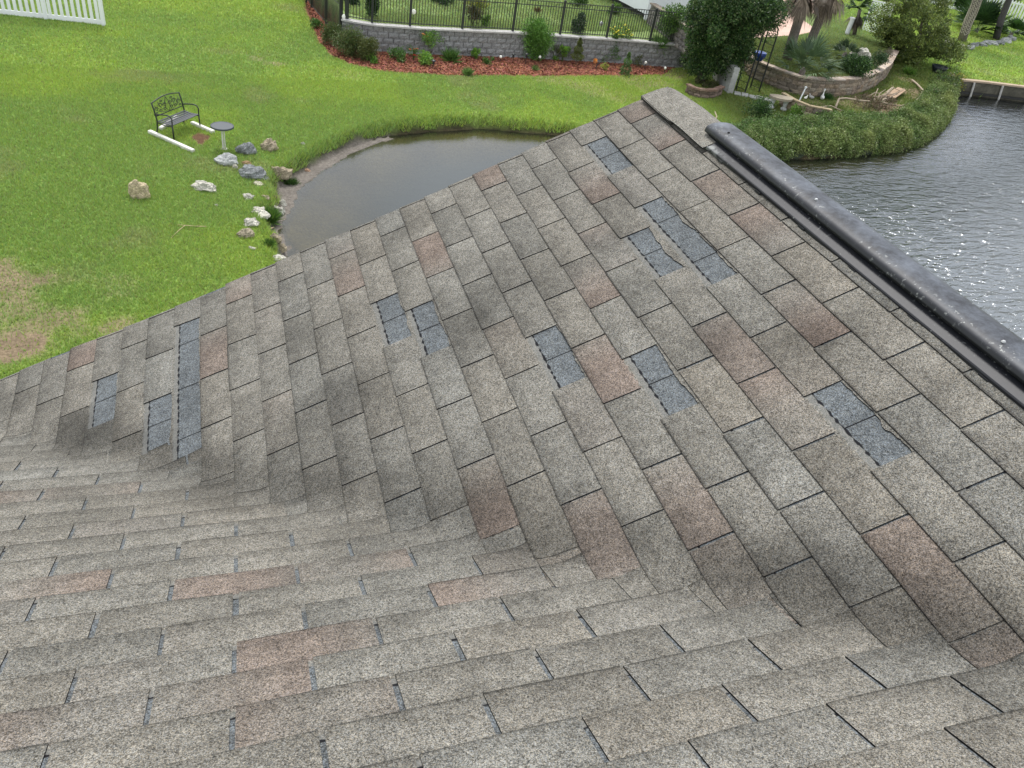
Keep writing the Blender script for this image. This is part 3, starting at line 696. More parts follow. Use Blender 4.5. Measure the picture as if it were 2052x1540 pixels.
# mulch chips (stuff)
mx_, my_ = scatter(2.5, 21, 28, 41, 420)
k_ = (sdist(mx_, my_, MULCH) < -.02); mx_, my_ = mx_[k_], my_[k_]; n = len(mx_); mz = gz(mx_, my_); k2 = mz < -6.9; mx_, my_, mz = mx_[k2], my_[k2], mz[k2]; n = len(mx_)
a = gr.uniform(0, np.pi, n); l_, w_ = gr.uniform(.02, .055, n), gr.uniform(.008, .02, n); ca, sa = np.cos(a), np.sin(a); til = gr.normal(0, .012, (n, 2))
Vm = np.empty((n, 4, 3))
for i, (p, q) in enumerate(((-1, -1), (1, -1), (1, 1), (-1, 1))):
    Vm[:, i] = np.stack([mx_ + p * l_ * ca - q * w_ * sa, my_ + p * l_ * sa + q * w_ * ca, mz + .012 + p * til[:, 0] + q * til[:, 1] + gr.uniform(0, .01, n)], -1)
Cm = np.array([.34, .135, .085]) * gr.uniform(.35, 1.35, n)[:, None] * np.stack([np.ones(n), gr.uniform(.8, 1.3, n), gr.uniform(.8, 1.3, n)], -1)
M_CHIP = mat('wood_chips', rough=.9, spec=.15, attr=True)
tag(mk('mulch', Vm.reshape(-1, 3), np.arange(4 * n).reshape(n, 4), M_CHIP, col=np.repeat(Cm, 4, axis=0)), kind='stuff', label='red wood chip mulch of the flower bed below the block wall', cat='mulch')
# patio slabs
def flat(name, poly, dz, m, nsub=1):
    V = [(p[0], p[1], float(level(p[0], p[1])) + dz) for p in poly]
    cx, cy = np.mean(poly, axis=0); V.append((cx, cy, float(level(cx, cy)) + dz)); k = len(poly)
    return mk(name, V, [(i, (i + 1) % k, k) for i in range(k)], m)
M_PATIO = mat('pink_pavers', (.52, .36, .29), rough=.9, noise=((1.5, .12), (9, .12)))
tag(flat('patio', PATIO, .03, M_PATIO), kind='structure'); tag(flat('patio', PATIO2, .05, mat('terracotta_pavers', (.50, .26, .17), rough=.9, noise=(3, .15))), kind='structure')

# ------------------------------------------------------------------ foliage helpers
def leafquads(P, size, r, lw=.5, droop=.0, out=None, nrm=None):
    n = len(P); d = r.normal(size=(n, 3)); 
    if out is not None: d = d * .7 + out
    d[:, 2] -= droop; d /= np.linalg.norm(d, axis=1, keepdims=True)
    q = r.normal(size=(n, 3)); q = np.cross(d, q); q /= np.linalg.norm(q, axis=1, keepdims=True) + 1e-9
    L_ = (size * r.uniform(.65, 1.35, n))[:, None]; w = L_ * lw * .5
    V = np.empty((n, 4, 3)); V[:, 0] = P; V[:, 1] = P + d * L_ * .5 + q * w; V[:, 2] = P + d * L_; V[:, 3] = P + d * L_ * .5 - q * w
    return V.reshape(-1, 3)
def leafcols(n, r, cols, var=.25):
    cols = np.array(cols); C = cols[r.integers(0, len(cols), n)] * r.uniform(1 - var, 1 + var, n)[:, None]; return np.repeat(C, 4, axis=0)
def clumps(r, n, cen, rad, nc, cr, flat=1.0, shell=.55):
    """leaf points: sub-clumps spread over an ellipsoid, uneven outline"""
    u = r.normal(size=(nc, 3)); u /= np.linalg.norm(u, axis=1, keepdims=True); k = r.uniform(shell, 1.0, nc) ** .7
    cc = np.array(cen) + u * np.array(rad) * k[:, None]; sz = cr * r.uniform(.6, 1.3, nc)
    i = r.integers(0, nc, n); v = r.normal(size=(n, 3)); v /= np.linalg.norm(v, axis=1, keepdims=True)
    P = cc[i] + v * (sz[i] * r.uniform(.35, 1, n) ** .5)[:, None] * np.array([1, 1, flat]); out = v * .5 + u[i] * .4
    return P, out, i
def foliage(name, P, out, size, r, cols, parent, lw=.5, var=.25, droop=0., ci=None, mat_=None):
    V = leafquads(P, size, r, lw, droop, out); C = leafcols(len(P), r, cols, var)
    if ci is not None:
        f = r.uniform(.75, 1.25, ci.max() + 1)[ci]; C *= np.repeat(f, 4)[:, None]
    return mk(name, V, np.arange(len(V)).reshape(-1, 4), mat_ or M_LEAF, parent, col=C)
M_BARK = mat('bark', (.12, .10, .085), rough=.95, spec=.1, noise=((8, .3), (40, .3)), bump=(30, .02))
M_STEM = mat('green_stem', (.07, .10, .03), rough=.8)
def trunk(parent, pts, rs, k=10, m=None, name='trunk'):
    b = MB(); b.tube(pts, rs, k); return b.build(name, m or M_BARK, parent, smooth=True)
def up_px(base, dpx, px=None):
    """height in metres of a vertical extent of dpx pixels of the 2052 wide photo at a base point"""
    P = np.array(base, float); h = 1.0; q0 = (P - CC) @ RR; q1 = (P + (0, 0, 1) - CC) @ RR
    a = np.array([q0[0] / -q0[2], q0[1] / -q0[2]]); b = np.array([q1[0] / -q1[2], q1[1] / -q1[2]])
    return dpx / (np.linalg.norm(b - a) * FPX)
DEEP = [(.020, .050, .018), (.028, .065, .022), (.040, .085, .026)]
MID = [(.045, .10, .022), (.06, .13, .03), (.085, .16, .035)]
LIME = [(.11, .22, .03), (.15, .26, .04), (.08, .17, .03)]
OLIVE = [(.075, .095, .03), (.06, .08, .025), (.10, .11, .04)]
YEL = [(.30, .28, .04), (.20, .24, .05), (.12, .18, .04)]

# ------------------------------------------------------------------ walls of split blocks
M_BLOCK = mat('grey_split_block', (.255, .255, .25), rough=.95, spec=.1, noise=((3, .18), (18, .28), (90, .2)), bump=(35, .03))
M_CAPS = mat('pale_cap_stone', (.43, .42, .40), rough=.9, noise=((2.0, .10), (20, .15)))
M_STONE = mat('brown_stone_block', rough=.95, spec=.1, attr=True, noise=((5, .2), (22, .28), (90, .2)), bump=(30, .03))
def resample(P, step):
    P = np.asarray(P); d = np.concatenate([[0], np.cumsum(np.linalg.norm(np.diff(P, axis=0), axis=1))]); n = max(2, int(d[-1] / step) + 1)
    s = np.linspace(0, d[-1], n); return np.stack([np.interp(s, d, P[:, k]) for k in range(P.shape[1])], -1), s
def block_wall(root, path, zt, z0, bh, bw, m, mcap, capt, capd, cols=None, seed=1, rough=.018, capcol=None, stag=True, face=-1, capw=.45):
    """path = outer top edge (x,y); wall stands below it, facing side given by face"""
    r = np.random.default_rng(seed); P, s = resample(path, .05); L_ = s[-1]
    def pt(v): return np.array([np.interp(v, s, P[:, 0]), np.interp(v, s, P[:, 1])])
    def nr(v):
        a = pt(max(0, v - .1)); b = pt(min(L_, v + .1)); t = (b - a) / np.linalg.norm(b - a); return np.array([t[1], -t[0]]) * (1 if face < 0 else -1)
    b = MB(); H = zt - z0; nc = max(1, int(round(H / bh))); h = H / nc
    for c in range(nc):
        zb_ = z0 + c * h; v = -(.5 * bw if (c % 2 and stag) else 0); setb = .010 * c
        while v < L_:
            w = bw * (r.uniform(.7, 1.35) if cols is not None else 1.0); va, vb = max(0, v + .011), min(L_, v + w - .011); v += w
            if vb - va < .05: continue
            nu, nv = 5, 4; V = []
            for j in range(nv):
                for i in range(nu):
                    u = va + (vb - va) * i / (nu - 1); q = pt(u); nn = nr(u); e = 0 if (0 < i < nu - 1 and 0 < j < nv - 1) else 1
                    o_ = -setb - (.022 if e else 0) + (r.normal(0, rough) if not e else 0); zz = zb_ + .004 + (h - .008) * j / (nv - 1)
                    V.append((q[0] + nn[0] * o_, q[1] + nn[1] * o_, zz))
            F = [(j * nu + i, j * nu + i + 1, (j + 1) * nu + i + 1, (j + 1) * nu + i) for j in range(nv - 1) for i in range(nu - 1)]
            k = len(V)
            for i in range(nu):   # back edge for depth
                for zz in (zb_ + .004, zb_ + h - .004): u = va + (vb - va) * i / (nu - 1); q = pt(u); nn = nr(u); V.append((q[0] - nn[0] * .2, q[1] - nn[1] * .2, zz))
            for i in range(nu - 1):
                F.append(((nv - 1) * nu + i, (nv - 1) * nu + i + 1, k + 2 * (i + 1) + 1, k + 2 * i + 1)); F.append((i + 1, i, k + 2 * i, k + 2 * (i + 1)))
            F.append((0, (nv - 1) * nu, k + 1, k)); F.append((nu - 1, k + 2 * (nu - 1), k + 2 * (nu - 1) + 1, (nv - 1) * nu + nu - 1))
            col = None
            if cols is not None: col = np.array(cols[r.integers(0, len(cols))]) * r.uniform(.8, 1.2)
            b.add(V, F, col)
    # solid core behind
    core = MB(); Q, sq = resample(path, .25)
    for i in range(len(Q) - 1):
        na, nb_ = nr(sq[i]), nr(sq[i + 1]); A0, B0 = Q[i] - na * .11, Q[i + 1] - nb_ * .11; A1, B1 = Q[i] - na * .30, Q[i + 1] - nb_ * .30
        V = [(*A0, z0), (*B0, z0), (*B1, z0), (*A1, z0), (*A0, zt - .01), (*B0, zt - .01), (*B1, zt - .01), (*A1, zt - .01)]
        core.add(V, [(0, 1, 5, 4), (2, 3, 7, 6), (4, 5, 6, 7), (1, 2, 6, 5), (3, 0, 4, 7)], (.08, .08, .075))
    b.build('blocks', m, root, world=True, colored=cols is not None); core.build('core', M_CORE, root, world=True)
    cp_ = MB(); v = 0.0
    while v < L_ - .02:
        w = capw * (r.uniform(.92, 1.08)); va, vb = v + .003, min(L_, v + w - .003); v += w
        V = []
        for u in (va, vb):
            q = pt(u); nn = nr(u); o_ = .03 + r.normal(0, .004)
            for k, zz in ((o_, zt - .002), (-capd, zt - .002), (-capd, zt + capt), (o_, zt + capt)): V.append((q[0] + nn[0] * k, q[1] + nn[1] * k, zz + r.normal(0, .002)))
        col = np.array(capcol[r.integers(0, len(capcol))]) * r.uniform(.85, 1.15) if capcol is not None else None
        cp_.add(V, [(0, 3, 2, 1), (4, 5, 6, 7), (0, 4, 7, 3), (1, 2, 6, 5), (3, 7, 6, 2), (0, 1, 5, 4)], col)
    cp_.build('cap_stones', mcap, root, world=True, colored=capcol is not None)
M_CORE = mat('wall_core', (.10, .095, .09), rough=1.0)
gw = empty('retaining_wall', (WALLT[5][0], WALLT[5][1], -7.5)); tag(gw, 'long grey split block wall with pale cap behind the red mulch bed', 'retaining wall')
block_wall(gw, WALLT, -6.55, -7.62, .21, .42, M_BLOCK, M_CAPS, .06, .30, seed=2, rough=.012)
STC = [(.30, .235, .17), (.25, .20, .155), (.34, .28, .21), (.22, .185, .15), (.29, .25, .20)]
sw_ = empty('garden_wall', (STT[5][0], STT[5][1], -7.5)); tag(sw_, 'tall curved brown stone garden wall holding up the palm bed', 'garden wall')
block_wall(sw_, STT, -6.76, -7.66, .2, .45, M_STONE, M_STONE, .06, .34, cols=STC, seed=4, rough=.02, capcol=[(.42, .34, .27), (.48, .40, .33), (.38, .30, .24), (.36, .31, .27)], capw=.32)
LWP = GP([(1567, 186), (1578, 192), (1589, 199), (1605, 207), (1623, 213), (1645, 218), (1668, 221)], -6.98)
lw_ = empty('low_garden_wall', (LWP[3][0], LWP[3][1], -7.5)); tag(lw_, 'low curved stone wall with tan cap beside the round bench', 'garden wall')
block_wall(lw_, LWP, -7.02, -7.7, .2, .4, M_STONE, M_STONE, .05, .17, cols=STC, seed=6, capcol=[(.36, .29, .18), (.32, .26, .17)], capw=.8)
BRP = GP([(1376, 168), (1388, 175), (1403, 179), (1420, 181), (1437, 180), (1452, 174)], -7.12)
br_ = empty('brick_tree_ring', (BRP[3][0], BRP[3][1], -7.5)); tag(br_, 'low curved red brick ring around the foot of the big dark tree', 'brick edging')
block_wall(br_, BRP, -7.18, -7.62, .15, .42, M_STONE, M_STONE, .07, .18, cols=[(.20, .15, .12), (.17, .13, .105)], seed=8, capcol=[(.22, .145, .11), (.18, .12, .095), (.27, .19, .15)], capw=.11)
BWP = GP([(1309, 42), (1318, 52), (1335, 62), (1352, 72), (1372, 84)], -6.0)
bw_ = empty('stone_step_wall', (BWP[2][0], BWP[2][1], -6.5)); tag(bw_, 'weathered brown block wall beside the white building corner', 'retaining wall')
P3 = GP([(1303, 8), (1325, 22), (1345, 34), (1368, 50), (1385, 62)], -5.6)
block_wall(bw_, P3, -5.6, -6.6, .2, .4, M_STONE, M_STONE, .05, .3, capcol=[(.30, .25, .20), (.26, .22, .18)], cols=[(.20, .185, .165), (.16, .15, .14), (.24, .22, .2)], seed=9)

# ------------------------------------------------------------------ fences
M_FBLK = mat('black_fence_metal', (.025, .028, .026), rough=.5, spec=.4)
M_VINYL = mat('white_vinyl', (.80, .81, .82), rough=.45, noise=(2, .04))
def metal_fence(root, path, zf, h, posts, step=.115):
    P, s = resample(path, .05)
    def pt(v): return np.array([np.interp(v, s, P[:, 0]), np.interp(v, s, P[:, 1])])
    for k, v in enumerate(posts):
        q = pt(v); t = pt(min(s[-1], v + .05)) - pt(max(0, v - .05)); a = math.atan2(t[1], t[0]); big = .085 if k else .13
        b = MB(); z0 = zf(q); b.box((q[0], q[1], z0 + (h + .06) / 2), (big, big, h + .06), a, bev=.004); b.box((q[0], q[1], z0 + h + .075), (big + .012, big + .012, .03), a, taper=.5); b.build('post', M_FBLK, root, world=True)
    for i in range(len(posts) - 1):
        a_, b_ = posts[i], posts[i + 1]; bb = MB()
        qa, qb = pt(a_), pt(b_); za, zb2 = zf(qa), zf(qb)
        for hh in (h - .02, h - .20, .10):
            bb.tube([(qa[0], qa[1], za + hh), (qb[0], qb[1], zb2 + hh)], .017, 4)
        n = max(2, int((b_ - a_) / step))
        for j in range(1, n):
            f = j / n; q = qa + (qb - qa) * f; z0 = za + (zb2 - za) * f; bb.box((q[0], q[1], z0 + .05 + (h - .06) / 2), (.021, .021, h - .08), math.atan2(*(qb - qa)[::-1]))
        bb.build('fence_panel', M_FBLK, root, world=True)
mf = empty('metal_fence', (WALLT[0][0], WALLT[0][1], -6.5)); tag(mf, 'black metal picket fence running along the top of the grey block wall', 'fence')
inner = WALLT + np.array([[.05, .22]] * len(WALLT)); Lw = resample(inner, .05)[1][-1]
FH = 1.28
pp = []; 
Pi, si = resample(inner, .05)
for px_, py_ in [(672, 52), (746, 44), (820, 50), (925, 57), (1025, 62), (1120, 68), (1212, 74), (1298, 80), (1375, 86)]:
    g_ = G(px_, py_, -6.5)[:2]; pp.append(float(si[np.argmin(np.linalg.norm(Pi - g_, axis=1))]))
pp = sorted(set(pp)); metal_fence(mf, inner, lambda q: -6.5, FH, pp)
mf2 = empty('metal_fence', (FC0[0], FC0[1], -7.0)); tag(mf2, 'black metal picket fence leading back from the wall corner beside the mulch', 'fence')
P0 = Pi[0]; d_ = (FC0 - P0); L2 = np.linalg.norm(d_); path2 = np.array([P0 + d_ * (0.004), P0 + d_, P0 + d_ * 1.6])
metal_fence(mf2, path2, lambda q: max(-7.45, float(gz(q[0] - .4, q[1]))) + .12, 1.45, [.12] + list(np.arange(2.1, L2 * 1.6, 2.1)))
def picket_fence(root, A, B, zf, h, posts, step=.15, pw=.085, bottom=.16):
    A, B = np.array(A), np.array(B); t = (B - A) / np.linalg.norm(B - A); Ln = np.linalg.norm(B - A); a = math.atan2(t[1], t[0])
    for v in posts:
        q = A + t * v; z0 = zf(q); b = MB(); b.box((q[0], q[1], z0 + (h + .12) / 2), (.13, .13, h + .12), a, bev=.006); b.box((q[0], q[1], z0 + h + .14), (.16, .16, .05), a, taper=.55); b.build('post', M_VINYL, root, world=True)
    for i in range(len(posts) - 1):
        v0, v1 = posts[i] + .066, posts[i + 1] - .066; bb = MB(); qa, qb = A + t * v0, A + t * v1; mid = (qa + qb) / 2; z0 = (zf(qa) + zf(qb)) / 2
        bb.box((*mid, z0 + bottom / 2 + .03), (v1 - v0, .04, bottom), a); bb.box((*mid, z0 + h - .10), (v1 - v0, .045, .09), a)
        n = int((v1 - v0) / step)
        for j in range(n):
            q = qa + t * ((j + .5) * (v1 - v0) / n); hh = h - bottom - .19; bb.box((*q, z0 + bottom + .035 + hh / 2), (pw, .022, hh), a); bb.box((*q, z0 + h - .055 + .06), (pw, .022, .11), a, taper=.6)
        bb.build('fence_panel', M_VINYL, root, world=True)
wa = at(208, 52); wb = at(0, 30); wd_ = (wb - wa)[:2]; wd_ /= np.linalg.norm(wd_)
wf = empty('picket_fence', tuple(wa)); tag(wf, 'white vinyl picket fence at the far left edge of the lawn', 'fence')
picket_fence(wf, wa[:2], wa[:2] + wd_ * 9, lambda q: float(gz(q[0], q[1])), 1.75, [0, 1.95, 4.3, 6.7, 9.0], step=.19, pw=.11)
ra_, rb_ = at(2060, 60), at(1925, 24); rd = (rb_ - ra_)[:2]; rd /= np.linalg.norm(rd)
rf = empty('picket_fence', tuple(ra_)); tag(rf, 'white picket fence at the top right behind the dark palm', 'fence')
picket_fence(rf, ra_[:2] - rd * 3, ra_[:2] + rd * 22, lambda q: float(gz(q[0], q[1])), 1.5, list(np.arange(0, 25.1, 2.5)), step=.21, pw=.12)

# white building corner at the top
wc = at(1292, 43); w1 = at(1216, 2); ed = (w1 - wc)[:2]; ed /= np.linalg.norm(ed); pe = np.array([ed[1], -ed[0]]); pe = pe if pe[1] > 0 else -pe
sh = empty('white_outbuilding', (wc[0], wc[1], wc[2])); tag(sh, 'white walled outbuilding behind the black fence at the top', 'building')
b = MB(); ang = math.atan2(ed[1], ed[0]); hh = 3.2; Lb, Db = 14, 5
ctr = wc[:2] + ed * Lb / 2 + pe * Db / 2
b.box((ctr[0], ctr[1], wc[2] + .28 + hh / 2), (Lb, Db, hh), ang); b.build('wall', mat('white_panel_wall', (.80, .82, .83), rough=.5, noise=(.8, .04)), sh, world=True)
b = MB(); b.box((ctr[0], ctr[1], wc[2] + .14), (Lb - .5, Db - .5, .27), ang); b.build('shadow_gap_base', mat('shadow_gap_dark', (.05, .05, .045), rough=1), sh, world=True)  # dark recessed box put in for the shadow gap below the wall
b = MB(); c2 = wc[:2] + ed * .05 + pe * .05; b.box((c2[0] - ed[0] * .0, c2[1], wc[2] + .13), (.14, .14, .30), ang); b.build('post', M_VINYL, sh, world=True)
b = MB(); b.box((ctr[0], ctr[1], wc[2] + hh + .35), (Lb + .4, Db + .4, .12), ang); b.build('roof', mat('grey_roof', (.3, .3, .3)), sh, world=True)

# ------------------------------------------------------------------ bench, table, posts of the square
M_IRON = mat('black_iron', (.018, .02, .021), rough=.45, spec=.4)
M_SLAT = mat('dark_slats', (.045, .05, .055), rough=.5, spec=.4)
pa, pb, pc = at(349, 280.5), at(401.5, 258), at(314, 268)
wid = float(np.linalg.norm((pb - pa)[:2])); ba = math.atan2(*(pb - pa)[:2][::-1])
bench = empty('park_bench', (*((pa + pb) / 2)[:2], float(gz(*((pa + pb) / 2)[:2]))), ba); tag(bench, 'black metal park bench with scrollwork back on the lawn', 'bench')
HW = wid / 2; D_ = .62
def bar(name, pts, r, k=8, m=M_IRON): b = MB(); b.tube(pts, r, k); return b.build(name, m, bench, smooth=True)
for sx in (-HW, HW):
    b = MB(); b.tube([(sx, 0, 0), (sx, .01, .42)], .02, 8); b.tube([(sx, .01, .38), (sx, .0, .58), (sx, .05, .645), (sx, .14, .66), (sx, .30, .635), (sx, .46, .60), (sx, .56, .56)], .018, 8); b.build('armrest', M_IRON, bench, smooth=True)
    b = MB(); b.tube([(sx, .58, 0), (sx, .52, .22), (sx, .50, .42), (sx, .56, .70), (sx, .62, .90)], .02, 8); b.build('leg', M_IRON, bench, smooth=True)
    b = MB(); b.tube([(sx, .01, .37), (sx, .25, .34), (sx, .51, .37)], .016, 8); b.build('side_rail', M_IRON, bench, smooth=True)
b = MB()
for i in range(6): b.box((0, .03 + i * .087, .405 - .018 * math.sin(i / 5 * math.pi)), (2 * HW + .02, .062, .018), bev=.004)
b.build('seat', M_SLAT, bench)
def bk_(x, z): f = (z - .42) / .48; return (x, .51 + .11 * max(0, f), z)
b = MB(); top = [bk_(HW * t, .88 + .075 * math.cos(t * math.pi / 2)) for t in np.linspace(-1, 1, 15)]; b.tube(top, .016, 8); b.tube([bk_(-HW, .53), bk_(HW, .53)], .013, 8)
b.build('back_frame', M_IRON, bench, smooth=True)
b = MB()
def spiral(cx, cz, r, a0, a1, n=16, dec=.75): return [bk_(cx + r * (1 - dec * i / n) * math.cos(a0 + (a1 - a0) * i / n), cz + r * (1 - dec * i / n) * math.sin(a0 + (a1 - a0) * i / n)) for i in range(n + 1)]
for sg in (-1, 1):
    for cx, cz, r in ((.10, .72, .085), (.13, .62, .06), (.27, .74, .095), (.30, .61, .06), (.44, .68, .09), (.47, .585, .045), (.20, .84, .05)):
        cx *= HW / .56
        b.tube(spiral(sg * cx, cz, r, 0 if sg > 0 else math.pi, (4.6 if sg > 0 else math.pi - 4.6)), .007, 5)
        b.tube(spiral(sg * cx, cz, r * .9, math.pi if sg > 0 else 0, (-1.6 if sg > 0 else math.pi + 1.6)), .007, 5)
    b.tube([bk_(0, .54), bk_(sg * .09, .64), bk_(sg * .10, .76), bk_(sg * .03, .86), bk_(0, .93)], .009, 5)
    b.tube([bk_(sg * .04, .54), bk_(sg * .25, .66), bk_(sg * .36, .86)], .007, 5); b.tube([bk_(sg * .10, .54), bk_(sg * .40, .62), bk_(sg * .50, .80)], .007, 5)
b.build('scroll_back', M_IRON, bench, smooth=True)
M_WPOST = mat('weathered_white_timber', (.62, .61, .55), rough=.8, noise=((3, .12), (25, .15)))
def log(p, q, label, name='timber_border', r=.055, m=None, k=4):
    p, q = np.array(p), np.array(q); t = (q - p)[:2]; ln = np.linalg.norm(t); mid = (p + q) / 2
    o = empty(name, (mid[0], mid[1], float(gz(mid[0], mid[1])))); bb = MB(); bb.box((0, 0, r * .9), (ln, 2 * r, 1.8 * r), bev=.012); ob = bb.build('timber', m or M_WPOST, o); o.rotation_euler = (0, 0, math.atan2(t[1], t[0])); tag(o, label, 'timber', 'white timbers laid in a square around the bench'); return o
log(at(300, 268), at(388, 307), 'white timber on the grass in front of the bench, at its near left side')
log(at(385, 250), at(428, 268), 'white timber between the bench and the round table')
log(at(322, 262), at(356, 238), 'white timber on the grass behind the bench')
tp = at(449, 299); tb = empty('side_table', (tp[0], tp[1], tp[2])); tag(tb, 'round dark topped side table on a white post beside the bench', 'table')
b = MB(); R_ = .31; b.lathe([(.01, .62), (R_ - .02, .62), (R_, .63), (R_, .665), (R_ - .012, .675), (R_ - .03, .664), (.01, .664)], k=36); b.build('tabletop', mat('slate_grey_plastic', (.05, .058, .066), rough=.5, spec=.4), tb, smooth=False)
b = MB(); b.box((-.02, 0, .31), (.045, .09, .62), bev=.006); b.box((.035, 0, .31), (.03, .07, .62), bev=.006); b.build('leg', M_WPOST, tb)
b = MB(); b.lathe([(.03, 0), (.10, .0), (.10, .012), (.03, .02)], k=16); b.build('base', M_WPOST, tb)

# ------------------------------------------------------------------ rocks
def rock(px, py, w, h, label, col=(.5, .47, .4), seed=0, dep=.7, pit=.25, lay=False, group=None, sink=.25, ns_=2.2, flat=False, tuft=False):
    """px,py = foot of the rock in photo, w,h = pixel size"""
    P = at(px, py + h * .15); dist = np.linalg.norm(P - CC); mpp = dist / FPX; rw = w * mpp / 2; rh = h * mpp * 1.15 / 2
    r = np.random.default_rng(seed + 100); ni, nj = 14, 22; V = []; 
    ph = r.uniform(0, 6.28, 12); dirs = r.normal(size=(12, 3)); fr = r.uniform(1.2, 6, 12)
    pl = r.normal(size=(7, 3)); pl /= np.linalg.norm(pl, axis=1, keepdims=True); pd = r.uniform(.62, .95, 7)
    for i in range(ni + 1):
        a = math.pi * i / ni
        for j in range(nj):
            b_ = 2 * math.pi * j / nj; d = np.array([math.sin(a) * math.cos(b_), math.sin(a) * math.sin(b_), math.cos(a)])
            k = 1.0
            for p_, q_ in zip(pl, pd):
                dp = d @ p_
                if dp > 0: k = min(k, q_ / max(dp, 1e-3))
            k *= 1 + .05 * sum(math.sin(fr[m_] * 1.6 * (dirs[m_] @ d) + ph[m_]) for m_ in range(12)) * (pit / .25) * .8
            k += r.normal(0, .012 + .03 * pit)
            V.append((d[0] * k * rw, d[1] * k * rw * dep, (d[2] * k + sink) * rh))
    F = [(i * nj + j, i * nj + (j + 1) % nj, (i + 1) * nj + (j + 1) % nj, (i + 1) * nj + j) for i in range(ni) for j in range(nj)]
    key = tuple(col)
    if key not in RM: RM[key] = mat('rock_%d' % len(RM), col, rough=.95, spec=.1, noise=((7, .3), (28, .38), (90, .3)), bump=(26, .05))
    o = mk('rock', V, [f[::-1] for f in F], RM[key]); o.location = (P[0], P[1], P[2] - .0); o.rotation_euler = (0, 0, r.uniform(-.4, .4) + math.radians(-18))
    tag(o, label, 'rock', group or 'rocks on the lawn and along the pond edge'); return o
RM = {}
GRY, TAN, WHT, PAL = (.20, .21, .21), (.33, .28, .20), (.46, .44, .38), (.34, .35, .34)
ROCKS = [(493, 303, 36, 27, 'grey peaked boulder right of the side table', GRY, 1), (541, 296, 30, 28, 'tan pitted boulder at far right of the rock group', TAN, 2), (455, 324, 42, 26, 'pale grey flat boulder below the side table', PAL, 3),
         (509, 349, 54, 28, 'large speckled grey boulder nearest the pond corner', GRY, 4), (561, 348, 42, 28, 'tan pitted boulder on the pond bank corner', TAN, 5), (494, 328, 20, 9, 'small dark brown holed stone between grey boulders', (.24, .17, .09), 6), (471, 337, 12, 10, 'tiny white stone beside the pale grey boulder', WHT, 7),
         (280, 388, 34, 46, 'tall layered tan stone standing alone on the left lawn', (.47, .39, .26), 8), (415, 377, 46, 20, 'white flat stone set alone in the middle of the lawn', WHT, 9), (497, 396, 22, 12, 'small white stone above the mossy bank', WHT, 10), (532, 396, 17, 9, 'small dull stone at the bank beside the mud', TAN, 11),
         (518, 369, 20, 8, 'flat small stone half hidden in grass under the grey boulder', (.42, .40, .3), 12), (551, 396, 10, 9, 'small brown stone at the mud edge', (.22, .17, .12), 13), (565, 410, 15, 16, 'upright white stone on the tip of the mossy bank', WHT, 14), (516, 427, 48, 16, 'long white pitted stone on the mossy bank', WHT, 15),
         (560, 423, 26, 20, 'white angular stone at the bank tip above the mud', WHT, 16), (503, 449, 34, 15, 'low white stone below the mossy bank', WHT, 17), (494, 470, 32, 20, 'dark cratered tan stone on the lower bank', (.30, .26, .19), 18), (553, 478, 22, 20, 'tan stone with grass cap in the shallow mud', TAN, 19), (564, 498, 20, 16, 'rounded tan stone near the roof edge', TAN, 20),
         (560, 521, 32, 15, 'pale stone right at the roof edge', WHT, 21), (589, 365, 16, 10, 'brown stone lying on the mud flat', (.30, .24, .18), 22), (614, 343, 16, 8, 'reddish stone at the top of the mud flat', (.34, .22, .15), 23), (505, 498, 16, 6, 'thin white stone sunk in the lower lawn', WHT, 24), (435, 412, 8, 4, 'tiny pale pebble alone on the lawn', WHT, 25), (607, 289, 8, 6, 'tiny white pebble far right on the lawn', WHT, 26)]
for q in ROCKS: rock(q[0], q[1], q[2], q[3], q[4], q[5], seed=q[6], pit=.35 if q[5] in (TAN, WHT) else .2)
# sticks
M_STICK = mat('dry_stick', (.42, .34, .20), rough=.9, noise=(20, .2))
def stick(name, pts, r, label, cat='branch', m=None, side=None):
    P = [at(*q[:2]) + np.array([0, 0, q[2] if len(q) > 2 else .03]) for q in pts]; o = P[0].copy(); b = MB(); b.tube([p - o for p in P], [r * (1 - .5 * i / len(P)) for i in range(len(P))], 6)
    for s2 in (side or []):
        Q = [at(*q[:2]) + np.array([0, 0, q[2] if len(q) > 2 else .03]) for q in s2]; b.tube([p - o for p in Q], r * .6, 5)
    ob = b.build(name, m or M_STICK, None, smooth=True); ob.location = tuple(o); tag(ob, label, cat); return ob
stick('fallen_twig', [(414, 457), (390, 456), (371, 456, .05), (357, 466), (343, 480)], .012, 'forked dry twig lying on the lawn below the white stone', side=[[(371, 456, .05), (356, 453)]])
stick('fallen_stick', [(537, 462), (550, 457), (563, 451), (573, 440)], .018, 'curved pale stick lying on the pond mud')

